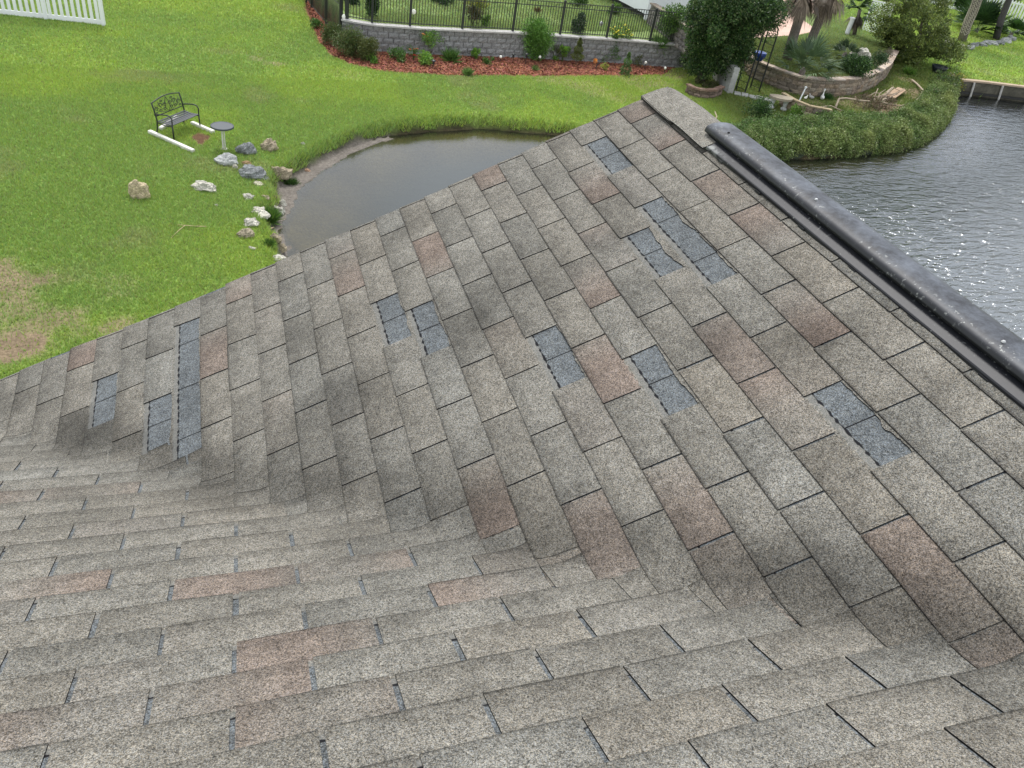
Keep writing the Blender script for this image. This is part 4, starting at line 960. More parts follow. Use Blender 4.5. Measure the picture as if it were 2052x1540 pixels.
# ================================================================== planting and garden things
VH = -RR[:, 2].copy(); VH[2] = 0; VH /= np.linalg.norm(VH)
def above(base, px, py):
    """point on the upright plane through base (facing the view) seen at px,py"""
    d = ray(px, py); return CC + d * ((np.asarray(base) - CC) @ VH / (d @ VH))
GB = 'plants in the mulch bed below the block wall'
def plant(px, py, w, h, label, cols, n=900, leaf=.07, kind='bush', cat='shrub', name='garden_plant', group=None, fl=None, stemh=0.0, lw=.45, back=0.0, P0=None, seed=None):
    if group == GB: w *= 1.12; h *= 1.08; n = int(n * 1.6); cols = [tuple(min(.5, v * 1.35) for v in c) for c in cols]
    P = at(px, py) if P0 is None else np.array(P0, float)
    mpp = np.linalg.norm(P - CC) / FPX; W_ = w * mpp / 2; H_ = up_px(P, h); r = np.random.default_rng((seed or 0) + int(px * 7 + py))
    o = empty(name, tuple(P)); tag(o, label, cat, group)
    s = MB()
    for k in range(5 if kind != 'cone' else 1):
        a = r.uniform(0, 6.28); q = (W_ * .5 * math.cos(a), W_ * .4 * math.sin(a), H_ * .8) if kind != 'cone' else (0, 0, H_ * .9)
        s.tube([(0, 0, -.03), (q[0] * .4, q[1] * .4, q[2] * .5), q], [.014, .010, .004], 5)
    s.build('stem', M_STEM if H_ < 1 else M_BARK, o)
    if kind == 'cone':
        z = r.uniform(0, 1, n) ** 1.25; rad = W_ * (1 - z) ** .8 * (.35 + .65 * r.random(n) ** .5) * (1 + .3 * np.sin(z * 19 + r.uniform(0, 6))); a = r.uniform(0, 6.28, n)
        Pp = np.stack([rad * np.cos(a), rad * np.sin(a), stemh * H_ + z * H_ * (1 - stemh)], -1); out = np.stack([np.cos(a), np.sin(a), np.full(n, .6)], -1) * .8; ci = (z * 11).astype(int)
    elif kind == 'grass':
        a = r.uniform(0, 6.28, n); rr = W_ * .35 * r.random(n) ** .5; Pp = np.stack([rr * np.cos(a), rr * np.sin(a), np.zeros(n)], -1); out = np.stack([np.cos(a) * .6, np.sin(a) * .6, np.full(n, 1.4)], -1); ci = r.integers(0, 6, n); leaf = H_ * 1.0; lw = .05
    else:
        zc = H_ * (.5 + stemh / 2); Pp, out, ci = clumps(r, n, (0, 0, zc), (W_ * .8, W_ * .7, H_ * (.5 - stemh / 2) * .85), max(5, int(n / 90)), min(W_, H_) * .38, shell=.2)
        Pp[:, 2] = np.maximum(Pp[:, 2], .01); out[:, 2] += .35
    foliage('foliage', Pp, out, leaf, r, cols, o, ci=ci, lw=lw)
    if fl:
        col, nf, sz = fl; i = r.choice(len(Pp), nf); rel = Pp[i].copy()
        c0 = np.array([0, 0, H_ * .5]); rel = c0 + (rel - c0) * 1.08
        for q in rel:
            q[2] = max(q[2], H_ * .35) + .02
            b = MB()
            for k in range(5): a = 6.283 * k / 5; b.add([(q[0], q[1], q[2]), (q[0] + sz * math.cos(a - .5), q[1] + sz * math.sin(a - .5), q[2] + sz * .4), (q[0] + sz * 1.2 * math.cos(a), q[1] + sz * 1.2 * math.sin(a), q[2] + sz * .3), (q[0] + sz * math.cos(a + .5), q[1] + sz * math.sin(a + .5), q[2] + sz * .4)], [(0, 1, 2, 3)], col)
            b.build('flower', M_PETAL, o, colored=True)
    return o
M_PETAL = mat('petals', rough=.6, attr=True)
GB = 'plants in the mulch bed below the block wall'
RUST = [(.065, .095, .028), (.085, .09, .03), (.05, .085, .025)]
plant(668, 90, 44, 42, 'uppermost of three fine leaved rusty green bushes by the wall corner', RUST, 3200, .06, group=GB)
plant(702, 112, 60, 50, 'middle and widest of three rusty green bushes by the wall corner', RUST, 5200, .06, group=GB)
plant(734, 121, 42, 42, 'lowest of three rusty green bushes by the wall corner', [(.08, .09, .025), (.06, .08, .025)], 3200, .06, group=GB)
plant(634, 58, 18, 20, 'small dark green plant in the narrow mulch strip beside the metal fence', MID, 500, .07, group=GB)
plant(743, 126, 26, 18, 'low yellow green broad leaved plant below the lowest rusty bush', LIME, 240, .10, group=GB)
plant(862, 115, 40, 50, 'rose bush with a bare stem and a few orange flowers against the wall', MID + LIME, 900, .06, group=GB, stemh=.45, fl=((.85, .22, .05), 5, .05))
plant(797, 122, 38, 20, 'low spreading green plant left of the red flowers', MID, 700, .07, group=GB)
plant(828, 122, 26, 32, 'plant with a few red flowers on thin stems', MID, 260, .05, group=GB, fl=((.62, .02, .03), 7, .05))
plant(848, 130, 36, 22, 'bright yellow green broad leaved plant under the rose bush', LIME, 420, .10, group=GB)
plant(903, 122, 32, 22, 'low grassy green clump right of the rose bush', MID, 260, .1, 'grass', group=GB)
plant(953, 118, 18, 24, 'upright lime green leafy plant against the middle of the wall', LIME, 380, .075, group=GB)
plant(978, 128, 28, 12, 'flat dark green plant right of the lime upright one', MID, 380, .06, group=GB)
plant(1069, 120, 58, 80, 'tall feathery bright green bush reaching above the wall', [(.055, .13, .02), (.08, .18, .03), (.11, .21, .04)], 7500, .09, group=GB, lw=.25)
plant(1110, 118, 16, 30, 'thin wispy stems right of the tall feathery bush', OLIVE, 90, .05, 'grass', group=GB)
plant(1127, 118, 20, 34, 'small lime leaved sapling on a bare stem', LIME, 300, .08, group=GB, stemh=.35)
plant(1154, 130, 20, 50, 'narrow conical rusty green conifer', [(.10, .11, .03), (.07, .10, .025)], 2000, .05, 'cone', group=GB, stemh=.2)
plant(1112, 122, 14, 12, 'tiny round fresh green tuft beside the wispy stems', LIME, 160, .05, group=GB)
plant(1205, 124, 26, 22, 'round fine leaved green bush left of the feathery cone', [(.09, .15, .03)], 900, .045, group=GB)
plant(1223, 124, 26, 46, 'feathery green cone shaped plant near the right of the bed', MID, 1700, .06, 'cone', group=GB)
plant(1210, 141, 20, 12, 'small variegated yellow green plant at the front edge of the bed', YEL, 240, .05, group=GB)
plant(1252, 150, 20, 42, 'soft plume like light green plant at the front of the bed', [(.10, .17, .05), (.07, .13, .04)], 1500, .05, 'cone', group=GB)
plant(1311, 124, 44, 20, 'wide grassy tuft at the right foot of the wall', MID, 360, .1, 'grass', group=GB)
plant(1277, 132, 26, 20, 'sparse pale green weeds in the right end of the bed', OLIVE, 260, .06, group=GB)
plant(937, 152, 22, 14, 'soft grass tuft growing where mulch meets lawn', [(.09, .16, .04)], 240, .1, 'grass', group=GB)
plant(1072, 142, 14, 10, 'small spiky tuft in front of the tall feathery bush', MID, 90, .1, 'grass', group=GB)
plant(1383, 140, 66, 34, 'tangled weeds and vines left of the big dark tree', MID + OLIVE + [(.12, .15, .06)], 2600, .06, name='weeds', cat='weeds')
up = lambda px, py: np.array([*G(px, py, -6.5)[:2], -6.5])
GU = 'plants in the raised garden behind the black fence'
plant(744, 42, 28, 62, 'dark green climber covered bush behind the left fence post', DEEP + MID, 3000, .07, group=GU, P0=up(745, 36))
plant(947, 55, 32, 46, 'reddish brown leaved shrub close behind the fence', [(.11, .075, .03), (.08, .08, .03), (.06, .09, .03)], 1700, .07, group=GU, P0=up(946, 53))
plant(972, 58, 20, 24, 'lime green shrub at the foot of the brown leaved one', LIME, 700, .07, group=GU, P0=up(972, 54))
plant(948, 18, 54, 32, 'yellow leaved shrub in the garden behind the brown one', YEL, 1500, .09, group=GU, P0=up(948, 22))
plant(1157, 70, 34, 44, 'dark green bush with white flowers behind the fence', DEEP, 1900, .08, group=GU, P0=up(1157, 66), fl=((.8, .8, .75), 4, .06))
plant(1245, 80, 54, 24, 'low bush covered in yellow flowers spilling over the wall top', LIME, 1500, .06, group=GU, P0=up(1246, 77), fl=((.85, .68, .03), 60, .04))
plant(1228, 28, 26, 24, 'green shrub at the foot of the white building', MID + LIME, 700, .1, group=GU, P0=up(1228, 30))
plant(1160, 8, 40, 22, 'bushy shrub beyond the lawn left of the white building', MID, 900, .1, group=GU, P0=up(1160, 12))
plant(880, 4, 60, 16, 'dark low hedge along the top edge of the upper garden', DEEP + MID, 1200, .12, group=GU, P0=up(880, 6))
plant(700, 8, 40, 20, 'dark green plants at the top left of the upper garden', DEEP, 900, .1, group=GU, P0=up(705, 10))
plant(1075, 22, 16, 14, 'rusty spiky plant on the upper garden lawn', [(.14, .08, .04)], 120, .1, 'grass', group=GU, P0=up(1077, 26))
plant(1345, 66, 70, 74, 'bright leaved vine bush swallowing the right end of the fence', [(.09, .18, .035), (.14, .25, .05), (.06, .12, .03)], 5200, .10, P0=up(1343, 82), name='vine_bush')
plant(1372, 80, 50, 60, 'dark leaved bush between the vine and the big tree', DEEP, 3600, .09, P0=up(1376, 84), name='bush')

plant(1414, 174, 72, 14, 'low olive weeds filling the brick tree ring', OLIVE + [(.14, .11, .07)], 1500, .06, name='weeds', cat='weeds')
plant(538, 443, 62, 22, 'mossy green weeds on the bank between the white stones', MID + LIME, 1500, .06, 'grass', name='bank_weeds', cat='weeds')
plant(585, 372, 40, 14, 'dark green weeds below the tan bank boulder', MID, 700, .06, 'grass', name='bank_weeds', cat='weeds')
plant(540, 492, 30, 12, 'green weeds beside the grass capped stone', MID + LIME, 500, .06, 'grass', name='bank_weeds', cat='weeds')
# garden lights and ornaments
def light(px, py, h, label, white=True):
    P = at(px, py); H_ = up_px(P, h); o = empty('garden_light', tuple(P)); tag(o, label, 'garden light', 'small stake lights in the mulch bed')
    b = MB(); b.tube([(0, 0, -.02), (0, 0, H_ * .7)], .012, 6); b.build('stake', M_IRON, o)
    b = MB(); R_ = .06 if white else .07
    if white: b.lathe([(.02, -R_), (R_ * .8, -R_ * .6), (R_, 0), (R_ * .8, R_ * .6), (.02, R_)], (0, 0, H_ * .85), 10); b.build('globe', M_GLOBE, o, smooth=True)
    else: b.lathe([(.045, -.09), (.045, .02), (R_ + .02, .03), (R_, .06), (.01, .08)], (0, 0, H_ * .85), 10); b.build('lamp_head', M_IRON, o)
M_GLOBE = mat('milky_globe', (.80, .80, .72), rough=.4)
for q in [(1002, 126, 14, 'white globe light at the left, above the flat dark plant'), (1080, 128, 16, 'white globe light just right of the tall feathery bush'), (1291, 139, 16, 'white globe light near the right end of the bed'), (1330, 150, 16, 'white globe light farthest right by the weeds')]: light(*q)
for q in [(868, 136, 14, 'dark lamp at the front edge below the rose bush'), (1027, 126, 18, 'dark lamp left of the tall feathery bush'), (1053, 129, 22, 'taller dark lamp at the foot of the tall feathery bush'), (614, 14, 16, 'dark lamp at the top of the narrow mulch strip')]: light(*q, white=False)
P = at(1193, 138); o = empty('garden_ornament', tuple(P)); tag(o, 'orange flower ornament on a bent black stake in the mulch', 'ornament')
b = MB(); b.tube([(0, 0, 0), (.08, 0, .22), (.18, 0, .25)], .022, 6); b.build('stake', M_IRON, o); b = MB()
for k in range(7): a = 6.283 * k / 7; b.add([(-.08, 0, .32), (-.08 + .11 * math.cos(a - .35), -.03, .32 + .11 * math.sin(a - .35)), (-.08 + .11 * math.cos(a + .35), .03, .32 + .11 * math.sin(a + .35))], [(0, 1, 2)])
b.build('petals', mat('orange_petal', (.62, .24, .05)), o)
for k, (px, py, lab) in enumerate([(829, 24, 'white ring ornament hanging on the fence near the third post'), (1205, 48, 'silver disc ornament on the fence right of the dark bush'), (690, 34, 'white round stone ornament at the fence foot by the corner')]):
    q = Pi[np.argmin(np.linalg.norm(Pi - G(px, py + (22 if k < 2 else 0), -6.5)[:2], axis=1))] - np.array([0, .06]); Pq = above((q[0], q[1], -6.5), px, py)
    b = MB(); b.lathe([(.02, -.1), (.08, -.06), (.10, 0), (.08, .06), (.02, .1)], (0, 0, 0), 10, sq=.4); ob = b.build('fence_ornament', M_GLOBE if k != 1 else mat('silver', (.5, .5, .5), rough=.3, metal=.7), None, smooth=True); ob.location = tuple(Pq); tag(ob, lab, 'ornament')

# ---- big dark tree
TB = at(1406, 168); o = empty('broadleaf_tree', tuple(TB)); tag(o, 'big dense dark green tree behind the roof peak', 'tree')
rel = lambda P: tuple(np.asarray(P) - TB)
t1 = above(TB, 1404, 140); t2 = above(TB, 1409, 105); t3 = above(TB, 1440, 60); t4 = above(TB, 1425, 30); t5 = above(TB, 1490, 40)
trunk(o, [(0, 0, -.1), rel(t1), rel(t2), rel(t4)], [.20, .15, .13, .07]); b = MB(); b.tube([rel(t2), rel(t3), rel(t5)], [.1, .07, .03], 8); b.tube([rel(t1), rel(above(TB, 1425, 105)), rel(above(TB, 1470, 75))], [.07, .05, .02], 8); b.build('branch', M_BARK, o, smooth=True)
r = np.random.default_rng(31); PP = []; OO = []; CI = []; base = 0
for (px, py, rx, rz, nn, nc) in [(1455, 48, 70, 60, 29000, 66), (1490, 30, 58, 50, 16000, 42), (1520, 30, 42, 30, 7000, 22), (1424, 98, 38, 42, 8500, 24), (1455, 110, 46, 38, 8000, 22), (1400, 98, 18, 40, 2800, 12), (1462, -30, 68, 50, 9000, 30), (1550, 20, 34, 26, 3500, 14)]:
    c = above(TB, px, py); m_ = np.linalg.norm(c - CC) / FPX
    A_, B_, C_ = clumps(r, nn, rel(c), (rx * m_, rx * m_ * .9, rz * m_ * 1.05), nc, .40, shell=.25); PP.append(A_); OO.append(B_); CI.append(C_ + base); base += nc
foliage('crown', np.concatenate(PP), np.concatenate(OO), .085, r, DEEP + MID + [(.07, .11, .04), (.16, .20, .08)], o, ci=np.concatenate(CI), lw=.55)
plant(1395, 128, 44, 70, 'light yellow green vine hanging down the left of the big tree', LIME + OLIVE, 1300, .07, name='vine', cat='vine', P0=at(1397, 142))

# ---- palms
M_PALM = mat('palm_trunk', (.155, .135, .115), rough=.95, noise=((6, .3), (30, .35)), bump=(18, .05))
M_FROND = leaf_mat('palm_leaf', .5, .15, .3)
def fan(r, base, d, pl, ll, nb, spread=2.4, droop=.15, w=.035):
    """one fan frond: petiole then blades; returns verts, faces"""
    d = np.array(d, float); d /= np.linalg.norm(d); up_ = np.array([0, 0, 1.0]); s = np.cross(d, up_); s /= np.linalg.norm(s) + 1e-9; u = np.cross(s, d)
    tip = np.array(base) + d * pl + np.array([0, 0, -droop * pl * .5]); V = []; F = []
    a = np.array(base); V += [a - s * .012, a + s * .012, tip + s * .009, tip - s * .009]; F.append((0, 1, 2, 3))
    for k in range(nb):
        t = (k / (nb - 1) - .5) * spread; bd = d * math.cos(t) + s * math.sin(t) + u * (.12 * math.cos(3 * t) + r.normal(0, .05)); bd /= np.linalg.norm(bd); L_ = ll * (1 - .22 * abs(t)) * r.uniform(.88, 1.1)
        sd_ = np.cross(bd, u); sd_ /= np.linalg.norm(sd_) + 1e-9; mid = tip + bd * L_ * .55; end = tip + bd * L_ + np.array([0, 0, -droop * L_ * r.uniform(.4, 1.5)]); i = len(V)
        V += [tip, mid + sd_ * w, end, mid - sd_ * w]; F.append((i, i + 1, i + 2, i + 3))
    return V, F
def fronds(name, parent, o0, n, pl, ll, nb, cols, r, el=(-.3, 1.2), droop=.2, w=.035, spread=2.4):
    b = MB()
    for k in range(n):
        a = 2.4 * k + r.uniform(-.3, .3); e = r.uniform(*el); d = (math.cos(a) * math.cos(e), math.sin(a) * math.cos(e), math.sin(e))
        V, F = fan(r, o0, d, pl * r.uniform(.7, 1.15), ll * r.uniform(.8, 1.15), nb, spread, droop, w); b.add(V, F, np.array(cols[r.integers(0, len(cols))]) * r.uniform(.75, 1.25))
    return b.build(name, M_FROND, parent, colored=True)
GREENP = [(.05, .105, .03), (.07, .13, .04), (.04, .085, .03)]; DEADP = [(.20, .155, .105), (.15, .115, .08), (.26, .21, .15), (.10, .08, .06)]
def palm(px, py, pts, rad, label, skirt=True, nd=34, ng=20, pl=.8, ll=1.0, m=None, name='palm_tree', boots=False, seed=1, dl=1.0):
    B = at(px, py); o = empty(name, tuple(B)); tag(o, label, 'palm tree'); P = [B - [0, 0, .1]] + [above(B, *q) for q in pts]; P = [p - B for p in P]; r = np.random.default_rng(seed)
    rs = list(np.linspace(rad * 1.12, rad * .9, len(P))); trunk(o, P, rs, 14, m or M_PALM); top = P[-1]
    if boots:
        b = MB()
        for k in range(46):
            f = .12 + .85 * k / 46; i = min(int(f * (len(P) - 1)), len(P) - 2); g_ = f * (len(P) - 1) - i; c = P[i] * (1 - g_) + P[i + 1] * g_
            for sg in (-1, 1):
                for q in range(3):
                    a0 = k * 1.1 + q * 2.09; pts_ = [(c[0] + rad * 1.12 * math.cos(a0 + sg * t), c[1] + rad * 1.12 * math.sin(a0 + sg * t), c[2] + .30 * t) for t in (0, .35, .7)]; b.tube(pts_, .018, 4)
        b.build('boots', mat('pale_boot_stubs', (.40, .36, .30), rough=.9, noise=(20, .2)), o)
    if skirt:
        b = MB()
        for k in range(nd):
            a = r.uniform(0, 6.283); e = r.uniform(-1.45, -.75); d = (math.cos(a) * math.cos(e), math.sin(a) * math.cos(e), math.sin(e))
            V, F = fan(r, top + np.array([0, 0, -.15 * r.random()]), d, pl * r.uniform(.5, .8) * dl, ll * r.uniform(.7, 1.1) * dl, 14, 1.1, .35, .022); b.add(V, F, np.array(DEADP[r.integers(0, 4)]) * r.uniform(.7, 1.2))
        b.build('dead_frond_skirt', M_FROND, o, colored=True)
    fronds('crown', o, top, ng, pl, ll, 22, GREENP, r, el=(-.25, 1.3)); return o
palm(1577, 120, [(1588, 80), (1600, 42), (1612, 0), (1620, -38)], .21, 'left trunk of two leaning palms with hanging brown fronds', seed=3, nd=42, pl=.8, ll=.95)
palm(1614, 110, [(1628, 75), (1643, 38), (1658, 5), (1672, -34)], .20, 'right trunk of two leaning palms with hanging brown fronds', seed=4, nd=42, pl=.8, ll=.95)
palm(1711, 74, [(1716, 52), (1723, 20)], .10, 'small slender palm with a brown skirt beside the white lattice', seed=5, nd=22, ng=14, pl=.5, ll=.65, dl=.9)
palm(1927, 84, [(1938, 50), (1952, 18), (1966, -20), (1975, -50)], .24, 'palm with pale criss-cross boots on its trunk near the right white fence', skirt=False, boots=True, seed=6)
palm(1996, 80, [(2006, 40), (2020, 5), (2032, -30)], .20, 'smooth dark trunked palm at the far right', skirt=False, m=mat('dark_palm_trunk', (.07, .065, .065), rough=.9, noise=(10, .25)), seed=7)
def palmetto(px, py, w, label, cols, n=18, seed=1, el=(.15, 1.35), w_=.03, nb=20):
    B = at(px, py); m_ = np.linalg.norm(B - CC) / FPX; R_ = w * m_ / 2; o = empty('palmetto', tuple(B)); tag(o, label, 'palm shrub', 'low fan palm shrubs'); r = np.random.default_rng(seed)
    b = MB(); b.lathe([(.16, -.1), (.13, .15), (.05, .3)], k=8); b.build('trunk', M_PALM, o); fronds('fronds', o, (0, 0, .1), n, R_ * .55, R_ * .62, nb, cols, r, el=el, droop=.12, w=w_); return o
palmetto(1606, 150, 132, 'large fan palm shrub between the two palm trunks and the curved wall', [(.075, .125, .055), (.10, .155, .07), (.05, .09, .04)], 20, 11)
palmetto(1690, 118, 60, 'small fan palm shrub left of the white boulder', [(.06, .10, .05), (.08, .12, .06)], 14, 12)
palmetto(1955, 66, 100, 'dark fan palm thicket between the two right trunks', DEEP + MID, 34, 13, w_=.05)
palmetto(1935, 40, 80, 'dark fan palm clump left of the criss-cross trunk', DEEP, 24, 14, w_=.05)
palmetto(2024, 74, 56, 'fan palm clump right of the dark trunk', DEEP + MID, 22, 15, w_=.04)
# shrubs of the raised bed
plant(1712, 150, 70, 38, 'dense dark green bush in front of the white boulder', DEEP + MID, 6500, .08, name='bush')
plant(1755, 136, 34, 36, 'darker twiggy bush right of the dense one, by the wall cap', DEEP, 2200, .06, name='bush')
rock(1721, 116, 42, 24, 'large white boulder in the raised palm bed', WHT, 40, dep=.6, pit=.2, group='boulders of the garden')
plant(1775, 96, 60, 52, 'dark spreading shrub left of the yellow green tree', DEEP + OLIVE, 3600, .08, name='bush')
plant(1772, 122, 34, 26, 'grey brown dry shrub beside the end of the curved wall', [(.14, .12, .09), (.10, .09, .06)], 1100, .05, name='bush')
TB2 = at(1838, 132); o = empty('broadleaf_tree', tuple(TB2)); tag(o, 'bushy yellow green tree beside the right lawn', 'tree')
rel2 = lambda P: tuple(np.asarray(P) - TB2); trunk(o, [(0, 0, -.1), rel2(above(TB2, 1840, 95)), rel2(above(TB2, 1848, 40))], [.13, .10, .05]); r = np.random.default_rng(33); PP = []; OO = []; CI = []; base = 0
for (px, py, rx, rz, nn, nc) in [(1800, 20, 44, 52, 7500, 30), (1850, 62, 60, 46, 11500, 42), (1885, 95, 40, 26, 4500, 20), (1820, 105, 42, 30, 5500, 20), (1865, 30, 32, 36, 3400, 18), (1905, 112, 22, 12, 900, 7), (1800, 70, 36, 40, 5000, 18)]:
    c = above(TB2, px, py); m_ = np.linalg.norm(c - CC) / FPX; A_, B_, C_ = clumps(r, nn, rel2(c), (rx * m_, rx * m_ * .9, rz * m_), nc, .38, flat=.6, shell=.3); PP.append(A_); OO.append(B_); CI.append(C_ + base); base += nc
foliage('crown', np.concatenate(PP), np.concatenate(OO), .11, r, [(.11, .15, .035), (.15, .20, .05), (.07, .11, .03), (.21, .25, .06)], o, ci=np.concatenate(CI), lw=.42)
# row of dark trees beyond the right fence top (seen between the palms)
for k, (px, py, w, h, lab) in enumerate([(1830, 14, 120, 50, 'dark hedge mass behind the white fence left of the palms'), (2010, 4, 90, 50, 'grey green bush behind the far right white fence')]):
    plant(px, py, w, h, lab, DEEP + OLIVE, 4500, .16, name='hedge', cat='hedge', P0=G(px, py - 2, -7.0))
# white lattice, post
La, Lb_ = at(1732, 64), at(1762, 72); t = (Lb_ - La)[:2]; ln = np.linalg.norm(t); o = empty('lattice_panel', (*((La + Lb_) / 2)[:2], min(La[2], Lb_[2])), math.atan2(t[1], t[0])); tag(o, 'white diagonal lattice panel behind the dark shrubs', 'trellis')
b = MB(); Hh = 1.75; w2 = ln / 2 + .15
for sx in (-w2, w2): b.box((sx, 0, Hh / 2), (.07, .06, Hh))
for zz in (.06, Hh - .03): b.box((0, 0, zz), (2 * w2, .05, .07))
b.build('frame', M_VINYL, o); b = MB()
for sg, yy_ in ((1, .012), (-1, -.012)):
    for k in range(-14, 26):
        c = k * .17; pts = []
        for u in np.linspace(0, Hh, 21):
            xx = -w2 + c + (u if sg > 0 else Hh - u) * 1.0 - Hh * .5
            if -w2 < xx < w2: pts.append((xx, yy_, u))
        if len(pts) > 1: b.tube([pts[0], pts[-1]], .018, 4)
b.build('lattice', M_VINYL, o)
P = at(1696, 71); b = MB(); b.tube([(0, 0, 0), (.02, 0, .85)], [.13, .13], 12); b.lathe([(.15, .82), (.15, .88), (.03, .90)], k=12); ob = b.build('white_post', M_VINYL, None); ob.location = tuple(P); tag(ob, 'short thick white post left of the small slender palm', 'post')
# rocks round the far palms
RG = 'edging rocks round the far right palms'
erk = [(1902, 88, 22, 9, WHT, 'first white edging rock, left of the criss-cross palm'), (1912, 93, 20, 9, WHT, 'second white edging rock just below the first'), (1926, 97, 22, 10, WHT, 'big white edging rock at the foot of the criss-cross palm'), (1941, 98, 22, 10, PAL, 'pale edging rock right of the white ones'),
       (1950, 92, 20, 9, GRY, 'grey edging rock under the dark thicket, left end'), (1964, 91, 18, 8, GRY, 'small flat grey edging rock under the thicket'), (1976, 88, 20, 9, GRY, 'grey edging rock left of the dark trunk'), (1990, 89, 20, 9, PAL, 'pale grey edging rock below the dark trunk'), (2003, 88, 18, 8, GRY, 'grey edging rock right of the dark trunk'), (2014, 84, 20, 11, PAL, 'tallest pale edging rock at the bend'), (2024, 80, 18, 9, GRY, 'last grey edging rock at the far right')]
for k, q in enumerate(erk): rock(q[0], q[1], q[2], q[3], q[5], q[4], seed=60 + k, group=RG)
# dark pot, blue pot
def pot(px, py, w, h, m, label):
    P = at(px, py); m_ = np.linalg.norm(P - CC) / FPX; R_ = w * m_ / 2; H_ = up_px(P, h); b = MB(); b.lathe([(R_ * .6, 0), (R_ * .9, H_ * .6), (R_, H_), (R_ * .85, H_), (R_ * .75, H_ * .8), (.01, H_ * .78)], k=16); ob = b.build('plant_pot', m, None, smooth=True); ob.location = tuple(P); tag(ob, label, 'pot')
pot(1878, 147, 26, 16, mat('black_pot', (.015, .02, .025), rough=.4), 'black round pot on the right lawn below the yellow green tree')
PB = G(1524, 121, -6.5); b = MB(); b.lathe([(.16, 0), (.26, .2), (.28, .36), (.22, .36), (.02, .28)], k=16); ob = b.build('plant_pot', mat('cobalt_glaze', (.02, .05, .20), rough=.25), None, smooth=True); ob.location = (PB[0] + .1, PB[1] + .3, -6.6); tag(ob, 'cobalt blue glazed pot on the bed behind the arbor', 'pot')
# ---- arbor
A0, A1 = at(1486, 184), at(1509, 181); o = empty('garden_arbor', (*((A0 + A1) / 2)[:2], A0[2])); tag(o, 'tall black metal arbor with arched top in front of the stone wall', 'arbor')
mid = ((A0 + A1) / 2); dx = (A1 - A0)[:2] / 2; Ha = 2.35; dn = np.array([dx[1], -dx[0]]); dn = dn / np.linalg.norm(dn) * .25
for sg in (-1, 1):
    b = MB(); c = dx * sg * 1.25
    for q in (-1, 1): e = c + dn * q; b.tube([(e[0], e[1], 0), (e[0], e[1], Ha)], .032, 6)
    for z in np.arange(.15, Ha, .30): e0, e1 = c - dn, c + dn; b.tube([(e0[0], e0[1], z), (e1[0], e1[1], z)], .013, 5)
    b.build('side_frame', M_IRON, o)
b = MB()
for q in (-1, 1): b.tube([(dx[0] * 1.25 * math.cos(a) + dn[0] * q, dx[1] * 1.25 * math.cos(a) + dn[1] * q, Ha + .5 * math.sin(a)) for a in np.linspace(0, math.pi, 11)], .024, 6)
for a in np.linspace(.3, 2.8, 5): b.tube([(dx[0] * 1.25 * math.cos(a) + dn[0] * q, dx[1] * 1.25 * math.cos(a) + dn[1] * q, Ha + .5 * math.sin(a)) for q in (-1, 1)], .013, 5)
b.build('arch', M_IRON, o)
# concrete wall stub
M_CONC = mat('aged_concrete', (.36, .36, .34), rough=.9, noise=((3, .2), (20, .18)), bump=(30, .01))
C0, C1 = at(1462, 189), at(1432, 158); t = (C1 - C0)[:2]; ln = np.linalg.norm(t); c = (C0 + C1) / 2; b = MB(); b.box((0, 0, .52), (ln, .26, 1.15), bev=.02); ob = b.build('concrete_wall_end', M_CONC, None); ob.location = (c[0], c[1], C0[2]); ob.rotation_euler = (0, 0, math.atan2(t[1], t[0])); tag(ob, 'plain grey concrete wall stub between the big tree and the arbor', 'wall')
# paving strip below the arbor
b = MB(); s0, s1 = at(1470, 188), at(1545, 203); t = (s1 - s0)[:2]; ln = np.linalg.norm(t); a = math.atan2(t[1], t[0])
for k in range(5): b.box(((k + .5) * ln / 5, .05 * math.sin(k * 2.3), .03), (ln / 5 - .03, .42, .08), bev=.015)
ob = b.build('stepping_stones', M_CONC, None); ob.location = tuple(s0); ob.rotation_euler = (0, 0, a); tag(ob, 'line of flat concrete slabs running below the arbor to the round bench', 'paving')
# round concrete bench
P = at(1557, 219); o = empty('stone_bench', tuple(P), math.radians(-20)); tag(o, 'round topped concrete bench on pedestals above the ivy', 'bench'); b = MB(); R_ = .50
V = []; n_ = 20
for z in (.44, .53):
    V += [(R_ * math.cos(a), R_ * .78 * math.sin(a) * (1 if math.sin(a) < 0 else .55), z) for a in np.linspace(0, 2 * math.pi, n_, endpoint=False)]
b.add(V, [tuple(range(n_))[::-1], tuple(range(n_, 2 * n_))] + [(i, (i + 1) % n_, n_ + (i + 1) % n_, n_ + i) for i in range(n_)]); b.build('seat', mat('tan_concrete', (.29, .25, .19), rough=.9, noise=(10, .15)), o)
for sg in (-1, 1): b = MB(); b.lathe([(.14, 0), (.14, .05), (.08, .12), (.10, .3), (.15, .44)], (sg * .27, 0, 0), 10); b.build('leg', mat('pale_concrete', (.55, .56, .55), rough=.9, noise=(12, .15)), o)
